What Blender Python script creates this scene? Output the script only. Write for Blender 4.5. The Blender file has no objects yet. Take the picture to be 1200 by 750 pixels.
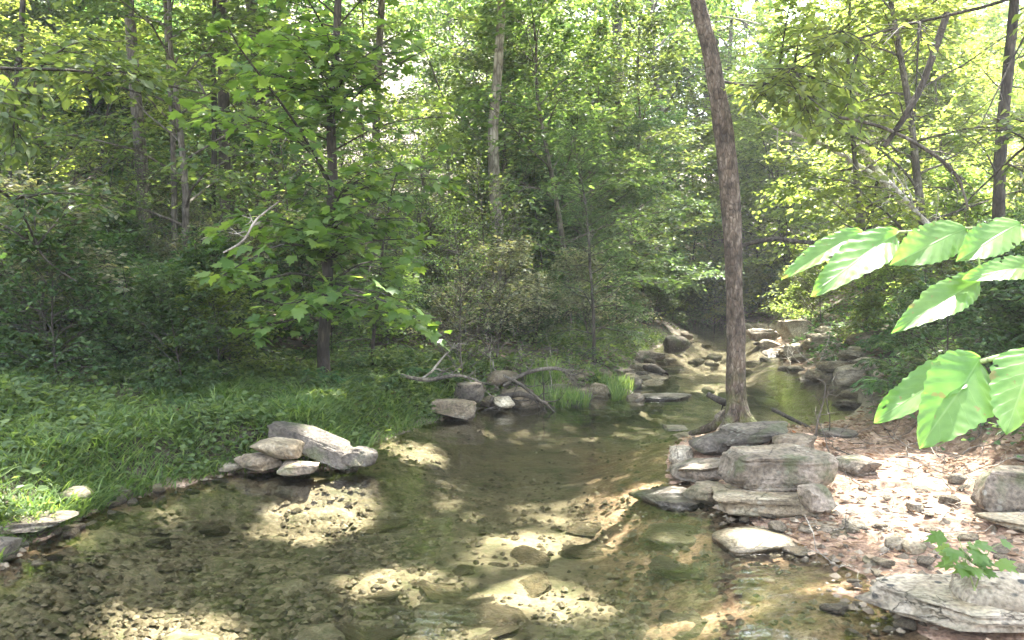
import bpy, bmesh, math, random
import numpy as np
from mathutils import Vector, Matrix, noise as mnoise

R = math.radians
rng = np.random.default_rng(7)
random.seed(7)
SC = bpy.context.scene
COL = SC.collection

# ------------------------------------------------------------------ camera
CAM_H = 1.7
PITCH = math.atan(0.055)
FPX = 1000.0                      # focal length in pixels of the 1200 wide photograph
cam_d = bpy.data.cameras.new('camera'); cam = bpy.data.objects.new('camera', cam_d); COL.objects.link(cam)
cam.location = (0, 0, CAM_H); cam.rotation_euler = (R(90) - PITCH, 0, 0)
cam_d.sensor_width = 36; cam_d.lens = 36 * FPX / 1200; cam_d.clip_end = 600; cam_d.clip_start = 0.05
SC.camera = cam

# ------------------------------------------------------------------ sky and sun
SUN_AZ = 27.0      # degrees from +Y towards +X
SUN_EL = 61.0
w = bpy.data.worlds.new('World'); SC.world = w; w.use_nodes = True
nt = w.node_tree; bg = nt.nodes['Background']
sky = nt.nodes.new('ShaderNodeTexSky'); sky.sky_type = 'NISHITA'; sky.sun_disc = False
sky.sun_elevation = R(SUN_EL); sky.sun_rotation = R(SUN_AZ)
sky.air_density = 1.0; sky.dust_density = 2.5; sky.ozone_density = 0.8
hsv = nt.nodes.new('ShaderNodeHueSaturation'); hsv.inputs['Saturation'].default_value = .55; nt.links.new(sky.outputs[0], hsv.inputs['Color']); nt.links.new(hsv.outputs[0], bg.inputs[0]); bg.inputs[1].default_value = 0.15
sl = bpy.data.lights.new('sun', 'SUN'); so = bpy.data.objects.new('sun', sl); COL.objects.link(so)
sl.energy = 3.15; sl.angle = R(0.8); sl.color = (1.0, 0.95, 0.86)
SUN = Vector((math.sin(R(SUN_AZ)) * math.cos(R(SUN_EL)), math.cos(R(SUN_AZ)) * math.cos(R(SUN_EL)), math.sin(R(SUN_EL))))
so.rotation_euler = SUN.to_track_quat('Z', 'Y').to_euler(); so.location = (20, 40, 60)
SC.view_settings.view_transform = 'Standard'; SC.view_settings.look = 'None'
SC.view_settings.gamma = 1.0; SC.view_settings.use_curve_mapping = False
SC.view_settings.exposure = 3.95
SC.render.engine = 'CYCLES'
cy = SC.cycles
cy.max_bounces = 8; cy.diffuse_bounces = 5; cy.glossy_bounces = 2; cy.transmission_bounces = 5; cy.transparent_max_bounces = 6
cy.caustics_reflective = False; cy.caustics_refractive = False
cy.use_denoising = True
cy.sample_clamp_indirect = 6.0

# ------------------------------------------------------------------ picture -> place
F_ = np.array((0, math.cos(PITCH), -math.sin(PITCH))); U_ = np.array((0, math.sin(PITCH), math.cos(PITCH))); R_ = np.array((1., 0, 0))
C_ = np.array((0, 0, CAM_H))
def ray(px, py): return F_ + (px - 600) / FPX * R_ + (375 - py) / FPX * U_
def P(px, py, d):
    r = ray(px, py); return C_ + r * (d / r[1])
def G(px, py, z=0.0):
    r = ray(px, py); return C_ + r * ((z - CAM_H) / r[2])
def proj(p):
    q = p - C_; dep = q @ F_
    return 600 + FPX * (q @ R_) / dep, 375 - FPX * (q @ U_) / dep

# ------------------------------------------------------------------ numpy noise
def _h(ix, iy, s):
    n = (ix.astype(np.int64) * 374761393 + iy.astype(np.int64) * 668265263 + s * 1442695041) & 0x7fffffff
    n = ((n ^ (n >> 13)) * 1274126177) & 0x7fffffff
    n = ((n ^ (n >> 15)) * 1911520717) & 0x7fffffff
    return ((n ^ (n >> 16)) & 0xffffff) / float(0xffffff)
def vnoise(x, y, s=0):
    ix = np.floor(x); iy = np.floor(y); fx = x - ix; fy = y - iy
    fx = fx * fx * (3 - 2 * fx); fy = fy * fy * (3 - 2 * fy)
    a = _h(ix, iy, s); b = _h(ix + 1, iy, s); c = _h(ix, iy + 1, s); d = _h(ix + 1, iy + 1, s)
    return (a * (1 - fx) + b * fx) * (1 - fy) + (c * (1 - fx) + d * fx) * fy
def fbm(x, y, s=0, o=4):
    t = 0; a = 0.5
    for k in range(o):
        t = t + a * (vnoise(x, y, s + k) - 0.5); x = x * 2.03 + 7.1; y = y * 2.03 + 3.7; a *= 0.5
    return t
def worley(x, y, s=0):
    ix = np.floor(x); iy = np.floor(y)
    f1 = np.full(x.shape, 9.0); f2 = np.full(x.shape, 9.0); cid = np.zeros(x.shape)
    for dx in (-1, 0, 1):
        for dy in (-1, 0, 1):
            cx = ix + dx; cyy = iy + dy
            qx = cx + _h(cx, cyy, s); qy = cyy + _h(cx, cyy, s + 5)
            d = np.hypot(x - qx, y - qy)
            m = d < f1
            f2 = np.where(m, f1, np.minimum(f2, d)); cid = np.where(m, _h(cx, cyy, s + 9), cid); f1 = np.where(m, d, f1)
    return f1, f2, cid
def sm(t): t = np.clip(t, 0, 1); return t * t * (3 - 2 * t)

# ------------------------------------------------------------------ creek outline (read off the waterline) and land form
LEFT = [(0, 668), (35, 640), (75, 622), (105, 604), (140, 590), (190, 577), (235, 566), (275, 556), (330, 553), (400, 551), (432, 545), (440, 522), (475, 508),
        (520, 492), (548, 481), (600, 475), (660, 470), (690, 464), (715, 456), (735, 448), (742, 436), (752, 420), (775, 406), (795, 396), (805, 388)]
RIGHT = [(872, 388), (890, 396), (902, 408), (915, 418), (915, 426), (930, 436), (975, 448), (1005, 462), (1010, 478), (985, 492), (945, 498), (900, 500), (860, 500),
         (835, 502), (800, 516), (785, 530), (778, 548), (785, 566), (820, 588), (860, 612), (905, 630), (955, 655), (995, 690), (1025, 712)]
creek = [(-3.9, -14), (-3.5, -4), (-3.2, 2), (-3.0, 4)] + [tuple(G(*p)[:2]) for p in LEFT] + [(5.5, 30), (3, 36), (5, 38), (8, 31)] + [tuple(G(*p)[:2]) for p in RIGHT] + [(1.9, 3.5), (1.8, 1), (1.4, -4), (1.0, -14)]
CR = np.array(creek)
def sdist(x, y):
    x = np.asarray(x, float); y = np.asarray(y, float)
    d = np.full(x.shape, 1e9); ins = np.zeros(x.shape, bool)
    for i in range(len(CR)):
        a = CR[i]; b = CR[(i + 1) % len(CR)]; e = b - a
        t = np.clip(((x - a[0]) * e[0] + (y - a[1]) * e[1]) / (e @ e), 0, 1)
        d = np.minimum(d, (x - a[0] - t * e[0]) ** 2 + (y - a[1] - t * e[1]) ** 2)
        c = ((a[1] > y) != (b[1] > y))
        xi = a[0] + (y - a[1]) / (b[1] - a[1] if b[1] != a[1] else 1e-9) * e[0]
        ins ^= c & (x < xi)
    d = np.sqrt(d)
    return np.where(ins, -d, d)
_cy = np.array([-14, 4, 7, 9.5, 12, 16, 24, 38, 90.]); _cx = np.array([-1.2, -.6, -.3, .5, 2.4, 3.6, 5.6, 5.0, 5.0])
def H(x, y):
    x = np.asarray(x, float); y = np.asarray(y, float)
    sd = sdist(x, y) + 0.10 * fbm(x * 1.7, y * 1.7, 31, 3)
    ins = -sd
    right = x > np.interp(y, _cy, _cx)
    shallow = sm((x - 0.2) / 1.6) * sm((8.5 - y) / 2) 
    dep = (0.03 + (0.24 + .12 * sm((y - 9) / 4)) * sm(ins / 1.0)) * (1 - 0.75 * shallow)
    zi = -dep + 0.025 * fbm(x * .9, y * .9, 3, 2)
    lft = 0.26 * sm((sd - .03) / 0.55) + 0.11 * np.minimum(sd, 4) + 0.12 * np.clip(sd - 4, 0, 8) + 0.34 * np.clip(sd - 10, 0, 40) + 0.10 * fbm(x * .8, y * .8, 5, 4) * sm(sd)
    xr = 3.9 + np.clip(y - 9, 0, 60) * 0.22
    ex = np.clip(x - xr, 0, 100)
    rgt = 0.035 * sm(sd / 0.3) + 0.03 * np.minimum(sd, 3) + .17 * np.exp(-((x - 2.2) ** 2 + (y - 7.7) ** 2) / .45) + 0.52 * np.minimum(ex, 4) + 0.30 * np.clip(ex - 4, 0, 60) + (0.05 + .1 * sm((y - 9) / 3) * sm((sd - 1) / 2)) * fbm(x * .9, y * .9, 8, 4) * sm(sd)
    zo = np.where(right, rgt, lft)
    z = np.where(ins > 0, zi, zo)
    z = z + 0.10 * np.clip(y - 27, 0, 20) + 0.30 * np.clip(y - 40, 0, 60)
    return z
def Hs(x, y): return float(H(np.array([x]), np.array([y]))[0])
def hit(px, py, lo=3.0, hi=60.0):
    r = ray(px, py); t = lo
    while t < hi:
        p = C_ + r * (t / r[1])
        if p[2] <= max(Hs(p[0], p[1]), -5): return p
        t += 0.05
    return C_ + r * (hi / r[1])

# ------------------------------------------------------------------ mesh helpers
def mesh_np(name, V, faces_sizes, loops, mat=None, smooth=False):
    me = bpy.data.meshes.new(name)
    V = np.asarray(V, np.float32); loops = np.asarray(loops, np.int32); fs = np.asarray(faces_sizes, np.int32)
    me.vertices.add(len(V)); me.vertices.foreach_set('co', V.ravel())
    me.loops.add(len(loops)); me.loops.foreach_set('vertex_index', loops)
    me.polygons.add(len(fs)); st = np.zeros(len(fs), np.int32); st[1:] = np.cumsum(fs)[:-1]
    me.polygons.foreach_set('loop_start', st); me.polygons.foreach_set('loop_total', fs)
    me.polygons.foreach_set('use_smooth', np.full(len(fs), smooth))
    me.update(calc_edges=True)
    if mat: me.materials.append(mat)
    return me
def link(name, data, parent=None, loc=None, rot=None, scale=None):
    o = bpy.data.objects.new(name, data); COL.objects.link(o)
    if parent: o.parent = parent
    if loc is not None: o.location = loc
    if rot is not None: o.rotation_euler = rot
    if scale is not None: o.scale = scale if hasattr(scale, '__len__') else (scale,) * 3
    return o
def tag(o, label=None, cat=None, group=None, kind=None):
    if label: o['label'] = label
    if cat: o['category'] = cat
    if group: o['group'] = group
    if kind: o['kind'] = kind
    return o
def thing(name, label, cat, loc=(0, 0, 0), rz=0, group=None, scale=1):
    o = link(name, None, loc=loc, rot=(0, 0, rz), scale=scale); o.empty_display_size = 0.2
    return tag(o, label, cat, group)
def dup(root, loc, rz=0, scale=1.0, label=None, group=None, tilt=(0, 0)):
    r = root.copy(); COL.objects.link(r); r.location = loc; r.rotation_euler = (tilt[0], tilt[1], rz)
    r.scale = scale if hasattr(scale, '__len__') else (scale,) * 3
    if label: r['label'] = label
    if group: r['group'] = group
    for ch in list(root.children):
        c = ch.copy(); COL.objects.link(c); c.parent = r
        for g in list(ch.children):
            d = g.copy(); COL.objects.link(d); d.parent = c
    return r

# leaf templates: y is the leaf axis, z its normal
def _simple(wd=0.30, fold=0.10, droop=0.10):
    v = np.array([(0, 0, 0), (-wd, .32, fold), (-wd * .8, .66, fold * .7 - droop * .4), (0, 1, -droop), (wd * .8, .66, fold * .7 - droop * .4), (wd, .32, fold)])
    return v, [(0, 3, 2, 1), (0, 5, 4, 3)]
def _oval(wd=0.36):
    v = np.array([(0, 0, 0), (-wd, .4, .08), (-wd * .55, .85, 0), (0, 1, -.1), (wd * .55, .85, 0), (wd, .4, .08)])
    return v, [(0, 3, 2, 1), (0, 5, 4, 3)]
def _maple():
    o = [(0, 0), (-.20, -.04), (-.42, .10), (-.36, .22), (-.56, .48), (-.34, .50), (-.26, .44), (-.26, .74), (-.12, .70), (0, 1.0)]
    full = o + [(-x, y) for x, y in o[-2:0:-1]]
    v = [(x, y, 0.06 * abs(x) * 2 - 0.16 * y * y - .18 * x * x) for x, y in full]
    c = len(v); v.append((0, .32, 0.02))
    f = [(c, (i + 1) % c, i) for i in range(c)]
    return np.array(v), f
LEAF = _simple(); OVAL = _oval(); MAPLE = _maple(); NEEDLE = _simple(.12, .03, .05)
def instances(name, tmpl, pos, Y, N, size, mat):
    """one mesh holding a leaf-like template at each position: axis Y, normal near N"""
    tv, tf = tmpl; n = len(pos)
    Y = Y / np.linalg.norm(Y, axis=1, keepdims=True)
    X = np.cross(Y, N); X /= np.linalg.norm(X, axis=1, keepdims=True) + 1e-9
    Z = np.cross(X, Y)
    s = np.asarray(size).reshape(-1, 1, 1) * np.ones((n, 1, 1))
    V = pos[:, None, :] + s * (tv[None, :, 0:1] * X[:, None, :] + tv[None, :, 1:2] * Y[:, None, :] + tv[None, :, 2:3] * Z[:, None, :])
    k = len(tv); fl = np.array([i for f in tf for i in f]); fs = np.array([len(f) for f in tf])
    L = (np.arange(n)[:, None] * k + fl[None, :]).ravel()
    return mesh_np(name, V.reshape(-1, 3), np.tile(fs, n), L, mat)
class Tubes:
    def __init__(s): s.V = []; s.L = []; s.n = 0
    def add(s, path, rad, k=6, wob=0.0, cap=True):
        path = np.asarray(path, float); m = len(path); rad = np.asarray(rad, float) * np.ones(m)
        T = np.gradient(path, axis=0); T /= np.linalg.norm(T, axis=1, keepdims=True) + 1e-9
        ref = np.array((0.31, 0.22, 0.92)) if abs(T[0][2]) < .8 else np.array((1., .1, 0))
        A = np.cross(T, ref); A /= np.linalg.norm(A, axis=1, keepdims=True) + 1e-9
        B = np.cross(T, A)
        a = np.arange(k) / k * 2 * np.pi
        rr = rad[:, None] * (1 + wob * (rng.random((m, k)) - .5))
        V = path[:, None, :] + rr[:, :, None] * (np.cos(a)[None, :, None] * A[:, None, :] + np.sin(a)[None, :, None] * B[:, None, :])
        s.V.append(V.reshape(-1, 3))
        i = np.arange(m - 1)[:, None] * k; j = np.arange(k)[None, :]; j2 = (j + 1) % k
        q = np.stack([i + j, i + j2, i + k + j2, i + k + j], -1).reshape(-1, 4) + s.n
        s.L.append(q); s.n += m * k
    def mesh(s, name, mat, smooth=True):
        V = np.concatenate(s.V); L = np.concatenate(s.L)
        return mesh_np(name, V, np.full(len(L), 4), L.ravel(), mat, smooth)
def wander(p0, d, L, n, amp=.15, up=0.0):
    """a crooked path from p0 along d"""
    p = np.array(p0, float); d = np.array(d, float); d /= np.linalg.norm(d); out = [p.copy()]
    for i in range(n):
        d = d + rng.normal(0, amp, 3) + np.array((0, 0, up)); d /= np.linalg.norm(d)
        p = p + d * L / n; out.append(p.copy())
    return np.array(out)
def spline(pts, n):
    pts = np.asarray(pts, float); t = np.linspace(0, len(pts) - 1, n); out = []
    for q in t:
        i = min(int(q), len(pts) - 2); f = q - i
        p0 = pts[max(i - 1, 0)]; p1 = pts[i]; p2 = pts[i + 1]; p3 = pts[min(i + 2, len(pts) - 1)]
        out.append(.5 * ((2 * p1) + (-p0 + p2) * f + (2 * p0 - 5 * p1 + 4 * p2 - p3) * f * f + (-p0 + 3 * p1 - 3 * p2 + p3) * f ** 3))
    return np.array(out)

# ------------------------------------------------------------------ materials
def mat(name):
    m = bpy.data.materials.new(name); m.use_nodes = True; nt = m.node_tree; nt.nodes.clear()
    out = nt.nodes.new('ShaderNodeOutputMaterial'); return m, nt, out
def N(nt, t, **kw):
    n = nt.nodes.new('ShaderNode' + t)
    for k, v in kw.items():
        if isinstance(k, str) and hasattr(n, k): setattr(n, k, v)
        else: n.inputs[k.replace('_', ' ')].default_value = v
    return n
def ramp(nt, src, stops, interp='LINEAR'):
    r = nt.nodes.new('ShaderNodeValToRGB'); r.color_ramp.interpolation = interp
    e = r.color_ramp.elements
    while len(e) < len(stops): e.new(.5)
    for i, (p, c) in enumerate(stops):
        e[i].position = p; e[i].color = (*c, 1) if len(c) == 3 else c
    nt.links.new(src, r.inputs[0]); return r.outputs[0]
def mixc(nt, f, a, b, mode='MIX'):
    m = nt.nodes.new('ShaderNodeMix'); m.data_type = 'RGBA'; m.blend_type = mode
    for s, v in ((0, f), (6, a), (7, b)):
        if isinstance(v, (int, float)): m.inputs[s].default_value = v
        elif isinstance(v, tuple): m.inputs[s].default_value = (*v, 1) if len(v) == 3 else v
        else: nt.links.new(v, m.inputs[s])
    return m.outputs[2]
def math_(nt, op, a, b=0.0, clamp=False):
    m = nt.nodes.new('ShaderNodeMath'); m.operation = op; m.use_clamp = clamp
    for s, v in ((0, a), (1, b)):
        if isinstance(v, (int, float)): m.inputs[s].default_value = v
        else: nt.links.new(v, m.inputs[s])
    return m.outputs[0]
def leaf_mat(name, c1, c2, c3, trans=0.5, rough=.45, vein=False, tint=None):
    m, nt, out = mat(name)
    geo = N(nt, 'NewGeometry'); oi = N(nt, 'ObjectInfo')
    col = ramp(nt, geo.outputs['Random Per Island'], [(0, c1), (.5, c2), (.93, c3), (1, tuple(min(1, x * 1.15 + .03) for x in c3))])
    hs = N(nt, 'HueSaturation'); nt.links.new(col, hs.inputs['Color'])
    nt.links.new(math_(nt, 'ADD', math_(nt, 'MULTIPLY', oi.outputs['Random'], .035), .483), hs.inputs['Hue'])
    nt.links.new(math_(nt, 'ADD', math_(nt, 'MULTIPLY', oi.outputs['Random'], .4), .8), hs.inputs['Value'])
    col = hs.outputs[0]
    pr = N(nt, 'BsdfPrincipled'); nt.links.new(col, pr.inputs['Base Color']); pr.inputs['Roughness'].default_value = rough
    pr.inputs['Specular IOR Level'].default_value = .35
    tr = N(nt, 'BsdfTranslucent')
    tc = mixc(nt, 1.0, col, (1.75, 1.6, .75) if tint is None else tint, 'MULTIPLY'); nt.links.new(tc, tr.inputs[0])
    mx = N(nt, 'MixShader'); mx.inputs[0].default_value = trans
    nt.links.new(pr.outputs[0], mx.inputs[1]); nt.links.new(tr.outputs[0], mx.inputs[2]); nt.links.new(mx.outputs[0], out.inputs[0])
    return m
def bark_mat(name, a, b, c, scale=1.0, moss=0.0, bump=.5, zs=3.0, bs=4.0):
    m, nt, out = mat(name)
    tc = N(nt, 'TexCoord'); mp = N(nt, 'Mapping'); mp.inputs['Scale'].default_value = (14 * scale, 14 * scale, zs * scale)
    nt.links.new(tc.outputs['Object'], mp.inputs[0])
    vo = N(nt, 'TexVoronoi'); vo.feature = 'DISTANCE_TO_EDGE'; vo.inputs['Scale'].default_value = 1.6
    n1 = N(nt, 'TexNoise'); n1.inputs['Scale'].default_value = 1.3; n1.inputs['Detail'].default_value = 8; n1.inputs['Roughness'].default_value = .65
    nt.links.new(mp.outputs[0], n1.inputs[0])
    dv = mixc(nt, .35, mp.outputs[0], n1.outputs['Color']); nt.links.new(mp.outputs[0], vo.inputs[0])
    n2 = N(nt, 'TexNoise'); n2.inputs['Scale'].default_value = bs; n2.inputs['Detail'].default_value = 5; nt.links.new(tc.outputs['Object'], n2.inputs[0])
    col = ramp(nt, n1.outputs[0], [(.25, a), (.5, b), (.72, c)])
    crack = ramp(nt, vo.outputs[0], [(0, (.35, .33, .3)), (.12, (1, 1, 1))])
    col = mixc(nt, .8, col, crack, 'MULTIPLY')
    blot = ramp(nt, n2.outputs[0], [(.38, (.45, .42, .38)), (.5, (.95, .93, .9)), (.62, (1.45, 1.45, 1.4))])
    col = mixc(nt, .8, col, blot, 'MULTIPLY')
    if moss:
        n3 = N(nt, 'TexNoise'); n3.inputs['Scale'].default_value = 7; n3.inputs['Detail'].default_value = 6; nt.links.new(tc.outputs['Object'], n3.inputs[0])
        sp = N(nt, 'SeparateXYZ'); nt.links.new(tc.outputs['Object'], sp.inputs[0])
        low = math_(nt, 'SUBTRACT', .62, math_(nt, 'MULTIPLY', sp.outputs[2], .9), True)
        mf = math_(nt, 'MULTIPLY', ramp(nt, n3.outputs[0], [(.42, (0, 0, 0)), (.6, (1, 1, 1))]), math_(nt, 'MULTIPLY', low, moss * 1.6, True))
        col = mixc(nt, mf, col, (.075, .085, .02))
    pr = N(nt, 'BsdfPrincipled'); pr.inputs['Roughness'].default_value = .9; nt.links.new(col, pr.inputs['Base Color'])
    hgt = math_(nt, 'ADD', math_(nt, 'MULTIPLY', math_(nt, 'MINIMUM', vo.outputs[0], .25), 2.0), n1.outputs[0])
    bp = N(nt, 'Bump'); bp.inputs['Strength'].default_value = bump; bp.inputs['Distance'].default_value = .02
    nt.links.new(hgt, bp.inputs['Height']); nt.links.new(bp.outputs[0], pr.inputs['Normal']); nt.links.new(pr.outputs[0], out.inputs[0])
    return m
def rock_mat(name, a, b, c, lichen=.3, moss=.2, strata=1.0, dark=False):
    m, nt, out = mat(name)
    tc = N(nt, 'TexCoord'); oi = N(nt, 'ObjectInfo'); geo = N(nt, 'NewGeometry')
    ad = N(nt, 'VectorMath'); ad.operation = 'ADD'; nt.links.new(tc.outputs['Object'], ad.inputs[0])
    cb = N(nt, 'CombineXYZ'); 
    for i, k in enumerate((7.0, 13.0, 5.0)): nt.links.new(math_(nt, 'MULTIPLY', oi.outputs['Random'], k), cb.inputs[i])
    nt.links.new(cb.outputs[0], ad.inputs[1]); co = ad.outputs[0]
    n1 = N(nt, 'TexNoise'); n1.inputs['Scale'].default_value = 5; n1.inputs['Detail'].default_value = 9; n1.inputs['Roughness'].default_value = .62; nt.links.new(co, n1.inputs[0])
    n2 = N(nt, 'TexNoise'); n2.inputs['Scale'].default_value = 38; n2.inputs['Detail'].default_value = 6; nt.links.new(co, n2.inputs[0])
    col = ramp(nt, n1.outputs[0], [(.28, a), (.5, b), (.70, c)])
    col = mixc(nt, .85, col, ramp(nt, n2.outputs[0], [(.32, (.45, .43, .41)), (.5, (.95, .95, .95)), (.66, (1.35, 1.33, 1.3))]), 'MULTIPLY')
    mpv = N(nt, 'Mapping'); mpv.inputs['Scale'].default_value = (1, 1, 2.6); nt.links.new(mixc(nt, .12, co, n1.outputs['Color']), mpv.inputs[0])
    ck = N(nt, 'TexVoronoi'); ck.feature = 'DISTANCE_TO_EDGE'; ck.inputs['Scale'].default_value = 4.2; nt.links.new(mpv.outputs[0], ck.inputs[0])
    ckm = ramp(nt, ck.outputs[0], [(0, (.25, .22, .2)), (.018, (1, 1, 1))])
    n5 = N(nt, 'TexNoise'); n5.inputs['Scale'].default_value = 2.4; nt.links.new(co, n5.inputs[0])
    ckf = ramp(nt, n5.outputs[0], [(.45, (0, 0, 0)), (.58, (1, 1, 1))])
    col = mixc(nt, ckf, col, mixc(nt, 1.0, col, ckm, 'MULTIPLY'))
    n6 = N(nt, 'TexNoise'); n6.inputs['Scale'].default_value = 2.1; n6.inputs['Detail'].default_value = 5; nt.links.new(co, n6.inputs[0])
    col = mixc(nt, .9, col, ramp(nt, n6.outputs[0], [(.36, (.55, .50, .44)), (.55, (1.05, 1.03, 1.0)), (.7, (1.2, 1.1, .95))]), 'MULTIPLY')
    vo = N(nt, 'TexVoronoi'); vo.inputs['Scale'].default_value = 16; nt.links.new(co, vo.inputs[0])
    n3 = N(nt, 'TexNoise'); n3.inputs['Scale'].default_value = 3.2; n3.inputs['Detail'].default_value = 4; nt.links.new(co, n3.inputs[0])
    lm = math_(nt, 'MULTIPLY', ramp(nt, vo.outputs['Distance'], [(.22, (1, 1, 1)), (.34, (0, 0, 0))]), ramp(nt, n3.outputs[0], [(.5, (0, 0, 0)), (.58, (1, 1, 1))]))
    col = mixc(nt, math_(nt, 'MULTIPLY', lm, lichen), col, (.36, .37, .31) if not dark else (.03, .03, .028))
    n4 = N(nt, 'TexNoise'); n4.inputs['Scale'].default_value = 4.5; n4.inputs['Detail'].default_value = 7; nt.links.new(co, n4.inputs[0])
    mm = math_(nt, 'MULTIPLY', ramp(nt, n4.outputs[0], [(.53, (0, 0, 0)), (.64, (1, 1, 1))]), moss)
    col = mixc(nt, mm, col, (.055, .07, .022))
    # the wet band at the waterline
    sp = N(nt, 'SeparateXYZ'); nt.links.new(geo.outputs['Position'], sp.inputs[0])
    wl = math_(nt, 'SUBTRACT', 1.0, math_(nt, 'MULTIPLY', math_(nt, 'ADD', sp.outputs[2], math_(nt, 'MULTIPLY', n1.outputs[0], -.06)), 22), True)
    col = mixc(nt, math_(nt, 'MULTIPLY', wl, .75), col, mixc(nt, 1.0, col, (.42, .40, .34), 'MULTIPLY'))
    pr = N(nt, 'BsdfPrincipled'); nt.links.new(col, pr.inputs['Base Color'])
    nt.links.new(math_(nt, 'SUBTRACT', .88, math_(nt, 'MULTIPLY', wl, .5)), pr.inputs['Roughness'])
    bh = math_(nt, 'ADD', math_(nt, 'ADD', n1.outputs[0], math_(nt, 'MULTIPLY', math_(nt, 'MULTIPLY', ckm, ckf), .25)), math_(nt, 'MULTIPLY', n2.outputs[0], .4))
    bp = N(nt, 'Bump'); bp.inputs['Strength'].default_value = 1.0; bp.inputs['Distance'].default_value = .035
    nt.links.new(bh, bp.inputs['Height']); nt.links.new(bp.outputs[0], pr.inputs['Normal']); nt.links.new(pr.outputs[0], out.inputs[0])
    return m

M = {}
HAZE = 0.0016
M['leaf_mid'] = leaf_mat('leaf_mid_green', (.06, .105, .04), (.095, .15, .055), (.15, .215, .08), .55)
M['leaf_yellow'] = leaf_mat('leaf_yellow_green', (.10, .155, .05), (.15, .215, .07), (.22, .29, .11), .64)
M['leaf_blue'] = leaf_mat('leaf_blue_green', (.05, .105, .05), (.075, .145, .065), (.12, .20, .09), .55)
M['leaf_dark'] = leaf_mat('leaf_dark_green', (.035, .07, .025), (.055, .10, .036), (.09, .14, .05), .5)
M['leaf_grey'] = leaf_mat('leaf_grey_green', (.10, .125, .075), (.15, .17, .105), (.24, .24, .16), .45)
M['maple'] = leaf_mat('maple_leaf', (.075, .14, .035), (.11, .185, .048), (.17, .25, .07), .6)
M['grass'] = leaf_mat('grass_blade', (.065, .12, .036), (.105, .17, .052), (.18, .24, .085), .48)
M['dry'] = leaf_mat('dry_leaf', (.13, .075, .04), (.23, .15, .09), (.34, .25, .17), .15, .8, tint=(1, .8, .5))
M['bark'] = bark_mat('bark_grey_brown', (.045, .036, .028), (.10, .085, .068), (.19, .17, .14))
M['bark_dark'] = bark_mat('bark_dark', (.02, .016, .012), (.045, .036, .028), (.085, .07, .055))
M['bark_pale'] = bark_mat('bark_pale', (.16, .14, .115), (.28, .25, .21), (.42, .39, .34), .7)
M['bark_hero'] = bark_mat('bark_creek_tree', (.035, .026, .018), (.09, .066, .046), (.21, .175, .14), 1.5, 1.0, 1.0, 5.0, 8.0)
M['dead'] = bark_mat('bleached_dead_wood', (.36, .31, .27), (.52, .47, .42), (.66, .62, .57), 1.0)
M['rock'] = rock_mat('rock_grey', (.10, .08, .058), (.19, .16, .125), (.30, .255, .21), .35, .6)
M['rock_tan'] = rock_mat('rock_tan', (.16, .125, .08), (.27, .225, .155), (.40, .345, .26), .3, .4)
M['rock_pale'] = rock_mat('rock_pale', (.22, .19, .14), (.35, .31, .24), (.50, .455, .37), .2, .15)
M['rock_dark'] = rock_mat('rock_dark', (.045, .038, .03), (.09, .077, .063), (.17, .148, .125), .3, .5)
M['rock_brown'] = rock_mat('rock_brown', (.10, .078, .05), (.185, .148, .105), (.28, .235, .175), .2, .35)
M['rock_spot'] = rock_mat('rock_black_lichen', (.17, .14, .10), (.28, .245, .19), (.40, .36, .30), 1.0, .2, dark=True)
M['pebble'] = leaf_mat('pebbles', (.06, .048, .03), (.14, .112, .072), (.28, .235, .165), 0.0, .7)

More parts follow.
